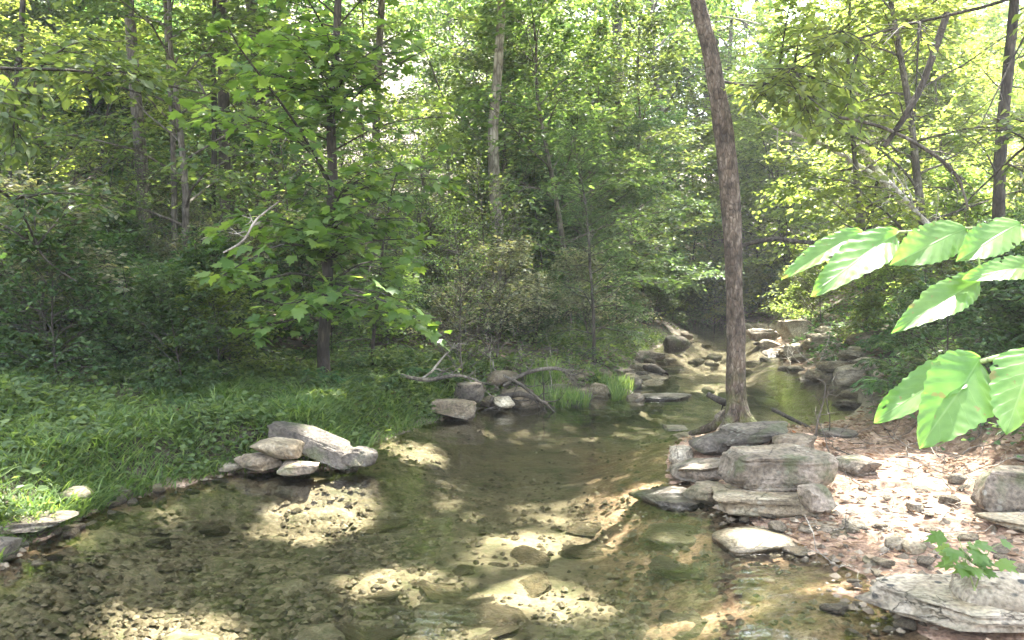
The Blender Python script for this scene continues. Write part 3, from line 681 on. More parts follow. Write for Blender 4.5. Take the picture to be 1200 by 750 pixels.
S4 = make_tree('shrub', '', 'shrub', 1.8, .02, .04, 1.1, 28, 7, 11, .08, 'bark', 'leaf_yellow', OVAL, rise=.45)
B1 = make_tree('bare_shrub', '', 'shrub', 2.6, .022, .06, 1.3, 22, 8, 4, .05, 'bark', 'leaf_mid', OVAL, rise=.8, bare=9)
C1 = make_tree('young_tree', '', 'tree', 6, .05, .05, 1.7, 38, 9, 16, .07, 'bark_dark', 'leaf_blue', NEEDLE, rise=.15, droop=-.06)
protos = [A1, A2, A3, A4, T1, T2, T3, S1, S2, S3, S4, B1, C1]

xc = lambda y: np.interp(y, _cy, _cx)
isl = lambda x, y: x < xc(y)
isr = lambda x, y: x > xc(y)
# left wood
plant_at([A1, A2, A1, A4], rnd_spots(36, -20, 3, 13, 30, .8, 1.15, 1.5, 1.6, isl), 'slender young tree crowded in the shaded wood on the left bank', 'young trees in the left wood')
plant_at([T1, T3, T1, T2], rnd_spots(11, -26, 4, 17, 42, .8, 1.15, 2.6, 2.5, isl), 'tall forest tree standing deep in the wood on the left bank', 'tall trees in the left wood')
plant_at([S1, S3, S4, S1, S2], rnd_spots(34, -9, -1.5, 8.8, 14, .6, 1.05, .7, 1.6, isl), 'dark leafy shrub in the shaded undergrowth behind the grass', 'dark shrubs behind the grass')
plant_at([S2, S3, S2, B1, C1, S1], rnd_spots(46, -2.2, 4.6, 10.8, 24, .45, .9, .6, .3, isl), 'tangled grey green shrub hanging over the bank of the creek bend', 'shrubs on the creek bend')
plant_at([S1, S2, S4, B1], rnd_spots(34, -20, 2, 14, 26, .8, 1.4, 1.0, 2, isl), 'shrub in the understorey between the slender trunks on the left', 'understorey shrubs on the left')
# centre, behind the bend
plant_at([A2, C1, A2, A1], rnd_spots(20, 0, 9, 19, 33, .8, 1.2, 1.3, .8, lambda x, y: y > 27 or x < xc(y) - 1.2), 'blue green tree rising behind the bend of the creek', 'trees behind the creek bend')
plant_at([T3, T2], rnd_spots(14, -6, 18, 33, 52, .9, 1.2, 2.3, 1), 'tall tree closing the view far behind the creek bend', 'tall trees far behind the bend')
plant_at([T2, T1], [(6.2, 32, 1.05), (8.4, 35, 1.1), (7.4, 40, 1.15), (5.0, 37, 1.1), (9.8, 41, 1.1)], 'tall tree closing the view far behind the creek bend', 'tall trees far behind the bend')
# right bank
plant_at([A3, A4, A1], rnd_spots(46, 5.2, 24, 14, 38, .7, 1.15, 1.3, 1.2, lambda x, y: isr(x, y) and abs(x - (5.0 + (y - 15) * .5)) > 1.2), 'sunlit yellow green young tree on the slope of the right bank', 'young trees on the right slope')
plant_at([T2, T2, T1], rnd_spots(12, 9, 40, 35, 54, .8, 1.1, 2.6, 2, isr), 'tall sunlit tree high on the right slope', 'tall trees on the right slope')
plant_at([S3, S4, S1], rnd_spots(32, 4.2, 9.5, 7.0, 14.5, .45, .85, .55, .5, lambda x, y: isr(x, y) and x > 4.3 + .22 * max(0, y - 9)), 'low leafy shrub covering the right bank slope', 'low shrubs on the right bank')
plant_at([S4, S2, B1, S4], rnd_spots(26, 5.5, 16, 14, 27, .6, 1.1, .9, .5, isr), 'bushy shrub in the sun above the far gravel bar', 'shrubs above the gravel bar')
plant_at([S4, S3, S1], rnd_spots(22, 1, 9.5, 26.5, 33, .8, 1.3, .8, -9), 'leafy shrub closing the creek corridor beyond the last water', 'shrubs beyond the last water')
plant_at([A4, A3], rnd_spots(8, 2, 10, 28.5, 36, .8, 1.1, 1.4, -9), 'sunlit young tree leaning over the end of the creek corridor', 'trees beyond the last water')
plant_at([S4, S4, A4], rnd_spots(40, 8, 26, 20, 40, .9, 1.5, 1.3, 1.5, isr), 'bright shrub filling the sunny slope between the young trees', 'shrubs on the sunny slope')
plant_at([A1, A4, A2], rnd_spots(26, -28, -3, 20, 40, .8, 1.2, 1.4, 2, isl), 'young tree filling the hillside deep in the left wood', 'hillside young trees on the left')
plant_at([A1, A4, A2, A1], rnd_spots(22, -17, -7, 17, 27, .8, 1.2, 1.1, 2, isl), 'broadleaf sapling crowding the upper left of the wood', 'saplings at the upper left')
plant_at([B1, S2, B1, B1], rnd_spots(26, -11, 2, 10.5, 19, .7, 1.4, .8, 1.2, isl), 'thin twiggy shrub with pale bare stems in the left undergrowth', 'twiggy shrubs on the left')
plant_at([S1, S4, S3], rnd_spots(60, -26, 0, 20, 42, 1.0, 1.7, 1.6, 3, isl), 'shrub on the hillside deep in the left wood', 'hillside shrubs on the left')
for p in protos: drop(p)

# ------------------------------------------------------------------ tall canopy over the creek, leaves left out where sun patches should land
SV = np.array(SUN)
# openings cut in the leaves for sun patches: centre and radii where the light lands on the ground (picture pixels), how open
GAPS = [(540, 552, 45, 14, .7), (652, 592, 105, 20, .95), (560, 612, 50, 9, .7), (725, 690, 65, 16, .75), (480, 632, 80, 20, .95), (635, 642, 85, 24, 1), (560, 692, 95, 22, 1), (230, 676, 95, 26, 1), (150, 700, 70, 18, .85),
        (883, 640, 52, 14, 1), (790, 628, 38, 12, .8), (830, 690, 95, 20, .9), (905, 688, 70, 16, .85), (1078, 600, 118, 58, .93), (1010, 690, 60, 16, .8),
        (1130, 560, 50, 18, .8), (1100, 690, 80, 20, .7), (700, 545, 40, 10, .4), (268, 505, 30, 10, .6), (450, 490, 50, 8, .5), (60, 612, 30, 8, .6),
        (935, 540, 50, 14, .85), (885, 433, 75, 9, 1), (940, 455, 50, 8, .9), (830, 408, 60, 6, .8), (780, 435, 40, 6, .5), (660, 560, 60, 12, .8), (735, 575, 40, 10, .7), (700, 660, 45, 16, .8), (600, 660, 40, 14, .6), (730, 620, 30, 10, .5), (330, 690, 50, 14, .5), (420, 650, 24, 10, .7)]
LITP = [(1080, 370, 1.45, .9), (300, 315, 7.1, .16), (440, 340, 8.0, .3), (520, 380, 9.0, .4), (1150, 640, 3.4, .4), (390, 420, 9, .3), (862, 430, 8.3, .35), (850, 120, 8.3, .4), (500, 200, 8, .5), (250, 120, 7, .4)]
LITG = []
for px, py, d, r in LITP:
    p = P(px, py, d); g = p - SV * p[2] / SV[2]; LITG.append((g[0], g[1], r))
def open_prob(L, ymin=0, pts=True):
    g = L - SV[None] * (L[:, 2] / SV[2])[:, None]
    pr = np.zeros(len(L)); ok = g[:, 1] > 1.5; q = g - C_; dep = np.maximum(q @ F_, .3)
    px = 600 + FPX * q[:, 0] / dep; py = 375 - FPX * (q @ U_) / dep
    wx = px + 14 * (fbm(g[:, 0] * 2.2, g[:, 1] * 2.2, 5, 3)) * 2; wy = py + 8 * fbm(g[:, 0] * 2.2, g[:, 1] * 2.2, 15, 3) * 2
    for cx, cy_, rx, ry, s in GAPS:
        if cy_ < ymin: continue
        pr = np.maximum(pr, np.where(ok & (((wx - cx) / rx) ** 2 + ((wy - cy_) / ry) ** 2 < 1), s, 0))
    for x, y, r in (LITG if pts else []):
        pr = np.maximum(pr, np.where((g[:, 0] - x) ** 2 + (g[:, 1] - y) ** 2 < r * r, 1, 0))
    return pr
CAN = [dict(x=2.2, y=8.3, hero=True), dict(x=6.8, y=3.2, r=.2), dict(x=-7.2, y=5.5, r=.2), dict(x=-9, y=12, r=.22), dict(x=10.2, y=13.5, r=.2), 
       dict(x=P(172, 200, 16)[0], y=16., r=.13, mat='bark'), dict(x=P(585, 200, 18)[0], y=18., r=.15, mat='bark_pale')]
gx = []; 
while len(gx) < 3150:
    x, y = rng.uniform(-13, 8.5), rng.uniform(-3, 25)
    if y > 12 and x > xc(y) + .9: continue
    if y > 18: 
        if rng.random() > .6: continue
    if y > 12 and x < -9: continue
    dens = 1.0 if (y < 9.5 and -4.5 < x < 4.6) else (.6 if (y < 17 and abs(x - xc(y)) < 2.3) else (1.0 if (x < -3.2 and 8.3 < y < 12) else .2))
    if rng.random() > dens: continue
    z = rng.uniform(8.5, 12.8); gx.append(np.array((x, y, 0)) + SV * z / SV[2])
gx = np.array(gx); own = np.argmin([np.hypot(gx[:, 0] - c['x'], gx[:, 1] - c['y']) for c in CAN], axis=0)
HERO_PX = [(864, 505, 46), (864, 492, 34), (863, 470, 27), (862, 430, 25), (862, 380, 25), (860, 320, 26), (857, 260, 27), (853, 200, 27), (846, 140, 25), (838, 90, 22), (828, 40, 21), (818, 0, 20), (800, -80, 19), (770, -190, 16), (760, -330, 12)]
def canopy_tree(c, idx):
    T = Tubes()
    if c.get('hero'):
        pts = spline([P(a, b, 8.3) for a, b, _ in HERO_PX], 110); rr = np.interp(np.linspace(0, len(HERO_PX) - 1, 110), range(len(HERO_PX)), [q[2] * 8.3 * .84 / 2000 for q in HERO_PX])
        base = P(863, 500, 8.3); nm = 'creekside_tree'
        lab = 'slim leaning tree with fissured bark and mossy foot rising from the rocks'
        pts = pts - base; kk = 26
        V0 = T.add(pts, rr, kk, 0)
        a = T.V[-1]; u = np.tile(np.arange(kk), 110) / kk * 6.28; h = a[:, 2]
        cpt = np.repeat(pts, kk, axis=0); dirn = a - cpt
        nz = fbm(np.cos(u) * 2.4 + h * .9, np.sin(u) * 2.4 + h * 1.7, 3, 4) * .5 + (np.abs(fbm(u * 4.5, h * 2.2, 9, 3))) * -.35
        T.V[-1] = cpt + dirn * (1 + nz[:, None])
        for k_ in range(4):                                   # root flare
            az = k_ * 1.7 + .5; T.add(spline([(0, 0, .28), (.1 * math.cos(az), .1 * math.sin(az), .08), (.34 * math.cos(az), .34 * math.sin(az), -.06), (.6 * math.cos(az), .6 * math.sin(az), -.16)], 8), np.linspace(.09, .025, 8), 8, .15)
        bm_ = 'bark_hero'; top = pts; root = thing(nm, lab, 'tree', tuple(base))
    else:
        z0 = Hs(c['x'], c['y']); base = np.array((c['x'], c['y'], z0)); nm = 'canopy_tree'
        lab = {5: 'straight grey trunk of a tall tree among the slender trunks at upper left', 6: 'tall pale barked tree with a crooked trunk behind the centre shrubs'}.get(idx, 'tall broadleaf tree whose crown arches over the creek')
        if idx == 6: pts = spline([(.1, 0, -.2), (0, 0, 1.5), (-.10, 0, 3), (-.12, 0, 4.2), (.02, 0, 6), (.1, 0, 9), (-.2, 0, 12)], 50)
        else: pts = spline(wander((0, 0, -.2), (rng.normal(0, .03), rng.normal(0, .03), 1), 12.5, 6, .035), 50)
        T.add(pts, c['r'] * (1 - .6 * np.linspace(0, 1, 50)), 12, .10); bm_ = c.get('mat', 'bark'); root = thing(nm, lab, 'tree', tuple(base), group=None if idx in (5, 6) else 'trees arching over the creek from outside')
    cl = gx[own == idx] - base
    tops = pts[pts[:, 2] > 5.2]
    Ps, Ys, Ns, Ss = [], [], [], []
    order = np.argsort(rng.random(len(cl))); nodes = [tops[i] for i in range(0, len(tops), 3)]; limbs = []
    for q in cl[order][:150]:
        nd = min(nodes, key=lambda n: np.linalg.norm(n - q) + .25 * abs(n[2] - q[2]))
        L = np.linalg.norm(q - nd)
        path = spline([nd, nd + (q - nd) * .35 + rng.normal(0, .08, 3) * L * .5, nd + (q - nd) * .7 + rng.normal(0, .07, 3) * L * .5, q], 6)
        T.add(path, np.linspace(min(.05, .008 + L * .012), .006, 6), 5); nodes += [path[2], path[4], q]
    for q in cl:
        n = 40; off = rng.normal(0, 1, (n, 3)) * (.36, .36, .16); Ps.append(q + off)
        Y = off + rng.normal(0, .4, (n, 3)); Y[:, 2] -= .25; Ys.append(Y); Ns.append(UPV + rng.normal(0, .35, (n, 3))); Ss.append(rng.uniform(.14, .24, n))
    Ps, Ys, Ns, Ss = map(np.concatenate, (Ps, Ys, Ns, Ss))
    keep = rng.random(len(Ps)) > open_prob(Ps + base)
    link('trunk', T.mesh('trunk', M[bm_]), root)
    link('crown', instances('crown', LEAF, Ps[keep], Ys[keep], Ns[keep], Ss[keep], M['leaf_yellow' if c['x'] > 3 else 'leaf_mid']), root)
for i, c in enumerate(CAN): canopy_tree(c, i)

# ------------------------------------------------------------------ reaching boughs in view
def sprayer(T, acc, path, n2, nl, size, L2, tilt=.3, r0=.012):
    T.add(path, np.linspace(r0, .004, len(path)), 6)
    m = len(path) - 1
    for j in range(n2):
        s = .12 + .88 * (j + rng.random()) / n2; q = s * m; k = min(int(q), m - 1); b = path[k] + (path[k + 1] - path[k]) * (q - k)
        dd = path[k + 1] - path[k]; dd /= np.linalg.norm(dd); sd_ = np.cross(dd, UPV) * (1 if j % 2 else -1)
        tw = wander(b, dd * .7 + sd_ + rng.normal(0, .15, 3), L2 * rng.uniform(.6, 1.2) * (1.1 - .5 * s), 4, .14, -.05)
        T.add(tw, np.linspace(.005, .002, 5), 4); acc.append(leaves_on(tw, nl, size, tilt=tilt))
    acc.append(leaves_on(path[-3:], nl, size, tilt=tilt))
def finish(root, T, acc, bark, leaf, tmpl):
    a = [np.concatenate(z) for z in zip(*acc)]
    keep = rng.random(len(a[0])) > open_prob(a[0] + np.array(root.location), 600, False); a = [z[keep] for z in a]
    link('trunk' if root['category'] == 'tree' else 'stem', T.mesh('trunk', M[bark]), root)
    link('crown' if root['category'] == 'tree' else 'foliage', instances('crown', tmpl, *a, M[leaf]), root)
def maple_tree():
    base = hit(382, 446, 7, 12); d = base[1]; T = Tubes(); acc = []
    root = thing('maple_tree', 'maple with star shaped leaves on tiered boughs over the grassy bank', 'tree', tuple(base))
    tp = spline([P(a, b, d) - base for a, b in [(382, 460), (380, 440), (379, 400), (384, 340), (383, 280), (390, 220), (388, 150), (392, 90), (395, 30), (398, -60), (396, -160)]], 60)
    T.add(tp, np.interp(np.linspace(0, 1, 60), [0, .05, .2, 1], [.12, .085, .072, .035]), 16, .10)
    for i in range(44):
        py = rng.uniform(-70, 385); px = rng.choice([rng.uniform(225, 360), rng.uniform(400, 545), rng.uniform(250, 540)]); dd = d + rng.uniform(-2.3, .9)
        if py > 300 and px > 480: px -= 60
        e = P(px, py, dd) - base
        st = tp[np.argmin(np.abs(tp[:, 2] - (e[2] - .15 - .25 * rng.random())))]
        path = spline([st, st + (e - st) * .4 + np.array((0, 0, .12)), st + (e - st) * .75 + np.array((0, 0, .08)), e], 8)
        sprayer(T, acc, path, 7, 5, .15, .5, .28)
    for i in range(22):
        e = P(rng.uniform(330, 440), rng.uniform(20, 350), d - rng.uniform(.5, 1.6)) - base; st = tp[np.argmin(np.abs(tp[:, 2] - (e[2] - .15)))]
        sprayer(T, acc, spline([st, st + (e - st) * .5 + np.array((0, 0, .08)), e], 6), 7, 5, .14, .4, .3)
    # dark leafy limb crossing the upper left, and the low sunlit spray
    for pts in ([(388, 215, 0), (350, 150, -1.2), (310, 95, -2), (280, 55, -2.4), (262, 20, -2.6)], [(384, 330, 0), (345, 320, -1.0), (300, 330, -1.8), (275, 318, -2.2)], [(384, 350, 0), (350, 372, -.9), (318, 380, -1.5), (300, 388, -1.8)],
                [(386, 330, 0), (430, 345, -1.0), (470, 362, -1.4), (505, 385, -1.6)], [(388, 300, 0), (340, 285, -1.0), (300, 300, -1.8), (262, 322, -2.2)]):
        path = spline([P(a, b, d + c) - base for a, b, c in pts], 9); sprayer(T, acc, path, 9, 5, .15, .35, .3, .018)
    out = []
    for a in acc:
        p = a[0] + base; g = p - SV * (p[:, 2:3] / SV[2]); keep = np.ones(len(p), bool)
        for (lx, ly, lr), (qx, qy, qd, qr) in zip(LITG, LITP):
            if qd < 6 or qx > 560: continue
            keep &= ~((np.hypot(g[:, 0] - lx, g[:, 1] - ly) < lr) & (p[:, 2] > P(qx, qy, qd)[2] + .3))
        out.append(tuple(z[keep] for z in a))
    finish(root, T, out, 'bark_dark', 'maple', MAPLE)
maple_tree()
def bough(label, p_list, targets, size, leaf, tmpl=LEAF, bark='bark_dark', r=.02, L2=.5, n2=9, nl=8):
    T = Tubes(); acc = []; base = P(*p_list[0]); root = thing('leafy_branch', label, 'branch', tuple(base))
    main = spline([P(*q) - base for q in p_list], 14); T.add(main, np.linspace(r, r * .35, 14), 7, .1)
    for t in targets:
        e = P(*t) - base; st = main[np.argmin(np.linalg.norm(main - e, axis=1))]
        sprayer(T, acc, spline([st, st + (e - st) * .5 + np.array((0, 0, .06)), e], 6), n2, nl, size, L2)
    finish(root, T, acc, bark, leaf, tmpl)
rt = lambda n, x0, x1, y0, y1, d0, d1: [(rng.uniform(x0, x1), rng.uniform(y0, y1), rng.uniform(d0, d1)) for _ in range(n)]
bough('leafy bough reaching in across the top left corner of the wood', [(-120, 60, 7), (0, 80, 7.5), (80, 82, 8), (170, 95, 8.5), (240, 110, 9)], rt(9, -60, 260, 0, 200, 6.5, 9.5), .12, 'leaf_mid')
bough('drooping leafy bough low at the far left over dark undergrowth', [(-140, 180, 7), (-30, 210, 7.5), (20, 240, 8), (50, 300, 8.5), (90, 330, 8.5)], rt(6, -60, 200, 180, 340, 7.5, 9.5), .10, 'leaf_dark')
bough('backlit leafy bough crossing the top right above the dark dead limb', [(1330, -60, 7), (1180, 0, 8), (1060, 30, 8.5), (960, 60, 9), (900, 90, 9)], rt(11, 870, 1160, -20, 150, 7, 9.5), .11, 'leaf_yellow')
bough('long thin branch hung with leaves from the creek tree towards the upper right', [(845, 95, 8.3), (890, 100, 8.2), (940, 80, 8.0), (985, 40, 7.8)], rt(5, 880, 1000, 20, 140, 7.6, 8.6), .10, 'leaf_yellow', r=.012)
bough('leafy branch dipping at the right edge above the bank', [(1330, 120, 8), (1220, 160, 8.5), (1160, 210, 9), (1120, 250, 9)], rt(5, 1080, 1240, 100, 260, 8, 9.6), .09, 'leaf_mid')

# ------------------------------------------------------------------ trunks, limbs and dead wood one can tell apart
def limb(name, label, cat, pts, widths, bark, twigs=0, tl=.5, k=10, root_pos=None):
    base = P(*pts[0]) if root_pos is None else root_pos
    n = 8 * len(pts); path = spline([P(*q) - base for q in pts], n)
    w_ = np.interp(np.linspace(0, len(pts) - 1, n), range(len(pts)), [wd * q[2] / 2000 for wd, q in zip(widths, pts)])
    T = Tubes(); T.add(path, w_, k, .14)
    for _ in range(twigs):
        i = rng.integers(n // 4, n - 1); d = (path[i] - path[i - 1]); d /= np.linalg.norm(d)
        tw = wander(path[i], d + rng.normal(0, .7, 3), tl * rng.uniform(.4, 1.2), 6, .22); T.add(tw, np.linspace(min(w_[i] * .5, .012), .002, 7), 5)
        for __ in range(2): T.add(wander(tw[3], (tw[4] - tw[3]) + rng.normal(0, .12, 3), tl * .4, 4, .2), np.linspace(.005, .0015, 5), 4)
    o = link(name, T.mesh(name, M[bark]), loc=tuple(base)); return tag(o, label, cat)
def trunk_px(px, py0, py1, d, w0, lean, bark, label, twigs=10):
    return limb('slender_tree', label, 'tree', [(px, py0, d), (px + lean * .3 + rng.uniform(-3, 3), py0 * .6 + py1 * .4, d), (px + lean * .7 + rng.uniform(-3, 3), py0 * .3 + py1 * .7, d), (px + lean, py1, d)], [w0, w0 * .9, w0 * .8, w0 * .6], bark, twigs, .8)
trunk_px(266, 330, -150, 17, 14, -4, 'bark_dark', 'dark straight trunk, thickest of the cluster left of the maple')
trunk_px(247, 330, -60, 17.5, 7, 6, 'bark_dark', 'thin dark trunk close beside the thick dark trunk left of the maple')
trunk_px(205, 330, -90, 16, 7, -14, 'bark', 'thin grey trunk between the straight grey tree and the dark cluster')
trunk_px(12, 340, -100, 14, 8, 18, 'bark_dark', 'slanting thin dark trunk at the far left edge of the wood')
trunk_px(312, 320, -150, 20, 12, 2, 'bark_pale', 'pale grey trunk partly hidden just left of the maple boughs')
trunk_px(1168, 330, -60, 11, 15, 26, 'bark_dark', 'dark trunk leaning to the right at the right edge above the bank', 14)
trunk_px(440, 330, -150, 19, 10, 8, 'bark', 'grey brown trunk behind the right side of the maple boughs')
trunk_px(150, 320, -100, 21, 10, 2, 'bark_dark', 'dark far trunk left of the straight grey tree')
trunk_px(1010, 330, -100, 24, 9, -10, 'bark_pale', 'pale upright trunk on the sunny slope behind the white dead tree', 12)
trunk_px(720, 330, -150, 26, 14, 6, 'bark', 'far grey trunk standing behind the creek bend')
limb('dead_limb', 'thick dark dead limb slanting down from the top right', 'branch', [(1110, 15, 9), (1095, 60, 9), (1078, 105, 9), (1058, 140, 9), (1036, 172, 9)], [8, 8, 7.5, 7, 5], 'bark_dark', 5, .4)
limb('arched_branch', 'long thin arched dead branch crossing below the dark limb', 'branch', [(925, 105, 9.2), (965, 132, 9.1), (1030, 148, 9), (1085, 175, 9), (1120, 205, 9), (1135, 245, 9)], [3, 3.5, 4, 4.5, 4, 2], 'bark', 9, .5)
limb('fallen_dead_tree', 'bleached white dead tree slumped across the sunny slope', 'dead tree', [(1108, 290, 17), (1062, 240, 17), (1030, 205, 17.2), (1008, 170, 17.4), (990, 130, 17.6), (960, 85, 18)], [13, 12, 11, 10, 8, 5], 'dead', 22, 1.8)
limb('fallen_dead_branch', 'bleached dead branch forking left from the white dead tree', 'branch', [(1040, 215, 17), (1000, 190, 16.8), (955, 165, 16.6), (905, 150, 16.5)], [6, 5, 4, 2], 'dead', 14, 1.2)
limb('fallen_dead_branch', 'bleached dead pole standing askew at the foot of the white dead tree', 'branch', [(1118, 330, 14), (1100, 280, 14), (1075, 250, 14), (1045, 215, 14)], [8, 8, 6, 4], 'dead', 12, .9)
limb('dead_branch', 'dark branch lying low across the gap right of the creek tree', 'branch', [(868, 288, 13), (905, 280, 13), (950, 284, 13), (1010, 278, 13)], [5, 6, 5, 3], 'bark_dark', 8, .6)
limb('dead_branch', 'crooked pale bare twig in the sun before the maple trunk', 'branch', [(262, 296, 7), (285, 282, 7), (300, 258, 7), (327, 236, 7)], [2.2, 3, 2.6, 1.5], 'bark_pale', 3, .2)
limb('fallen_branch', 'pale forked stick propped on the bank left of the tan ledge', 'branch', [(490, 446, 10), (505, 436, 9.9), (518, 420, 9.9), (530, 408, 10)], [2, 3, 2.5, 1.5], 'bark_pale', 4, .3)
limb('fallen_branch', 'flat grey brown branch lying along the bank under the forked stick', 'branch', [(470, 440, 9.9), (500, 445, 9.8), (535, 440, 9.8), (560, 446, 9.9)], [4, 5, 4, 2], 'bark', 6, .35)
limb('driftwood', 'curved grey root arching above the tangle at the waterline', 'driftwood', [(590, 452, 11), (620, 436, 11), (655, 432, 11.2), (672, 446, 11.4)], [4, 5, 4, 2], 'bark', 7, .5)
limb('driftwood', 'straight grey stick sloping into the water from the root tangle', 'driftwood', [(590, 440, 10.9), (612, 452, 10.7), (636, 472, 10.4)], [3, 4, 3], 'bark', 5, .4)
limb('driftwood', 'dark wet stick across the foot of the root tangle', 'driftwood', [(575, 470, 10.6), (610, 462, 10.6), (642, 474, 10.4)], [8, 7, 4], 'bark_dark', 8, .4)
limb('driftwood', 'black wet log end curving out of the far pool', 'driftwood', [(755, 430, 14.6), (766, 432, 14.4), (780, 440, 14)], [6, 11, 8], 'bark_dark')
limb('driftwood', 'arched dark log stranded on the shoal before the mid bend', 'driftwood', [(684, 428, 13.5), (698, 421, 13.5), (716, 428, 13.3)], [7, 10, 6], 'bark_dark')
limb('driftwood', 'dark stick poking up from the water left of the creek tree', 'driftwood', [(829, 462, 10.5), (845, 470, 10.4), (858, 474, 10.2)], [6, 9, 8], 'bark_dark', 3, .3)
limb('driftwood', 'thin dark pole lying in the backwater behind the creek tree', 'driftwood', [(906, 480, 9.9), (930, 492, 9.5), (955, 504, 9.1)], [5, 5, 3], 'bark_dark')
limb('dead_branch', 'thin upright dead twig standing at the right of the stacked rocks', 'branch', [(955, 520, 8), (958, 495, 8), (965, 470, 8), (968, 448, 8)], [2.5, 2.5, 2, 1.2], 'bark', 4, .2)
limb('dead_branch', 'orange brown stick wedged between the flat rock and the big block', 'branch', [(884, 521, 7.9), (900, 517, 7.9), (925, 512, 7.9)], [5, 5, 4], 'bark_pale')
def ground_stick(label, group, n, x0, x1, y0, y1, bark, lmin=.15, lmax=.6, curve=.2, r=.006, up=.02, name='twig', cond=lambda s: s > .05):
    c = 0
    while c < n:
        p = G(rng.uniform(x0, x1), rng.uniform(y0, y1))
        if not cond(float(sdist(p[0], p[1]))): continue
        L = rng.uniform(lmin, lmax); a = rng.uniform(0, 6.28); path = wander((0, 0, 0), (math.cos(a), math.sin(a), rng.uniform(-.02, .25)), L, 8, curve)
        T = Tubes(); gz = H(path[:, 0] + p[0], path[:, 1] + p[1]); g0 = gz[0]
        path[:, 2] = np.maximum(path[:, 2], 0) + gz - g0 + .012; T.add(path, np.linspace(r, r * .3, 9) * rng.uniform(.6, 1.5), 5)
        for _ in range(3): 
            i = rng.integers(2, 7); T.add(wander(path[i], path[i + 1] - path[i] + rng.normal(0, .03, 3) + (0, 0, .01), L * .3, 4, .25), np.linspace(r * .5, r * .2, 5), 4)
        tag(link(name, T.mesh(name, M[bark]), loc=(p[0], p[1], g0)), label, 'twig', group); c += 1
ground_stick('thin root or twig straggling over the bright mud flat', 'twigs on the mud flat', 34, 960, 1190, 535, 730, 'bark_pale', .12, .5, .3, .004)
ground_stick('brownish twig in the dry brush between the mud and the slope', 'twigs of the dry brush', 40, 960, 1150, 500, 575, 'bark', .25, .8, .3, .005, cond=lambda s: s > .2)
ground_stick('grey twig of the driftwood tangle along the creek bend', 'twigs of the driftwood tangle', 46, 500, 760, 415, 482, 'bark_pale', .25, 1.0, .28, .007, cond=lambda s: s > -.2)
ground_stick('bleached stick strewn on the sunlit far gravel bar', 'sticks on the far gravel bar', 22, 860, 1010, 395, 470, 'dead', .3, 1.2, .2, .01, cond=lambda s: s > -.1)

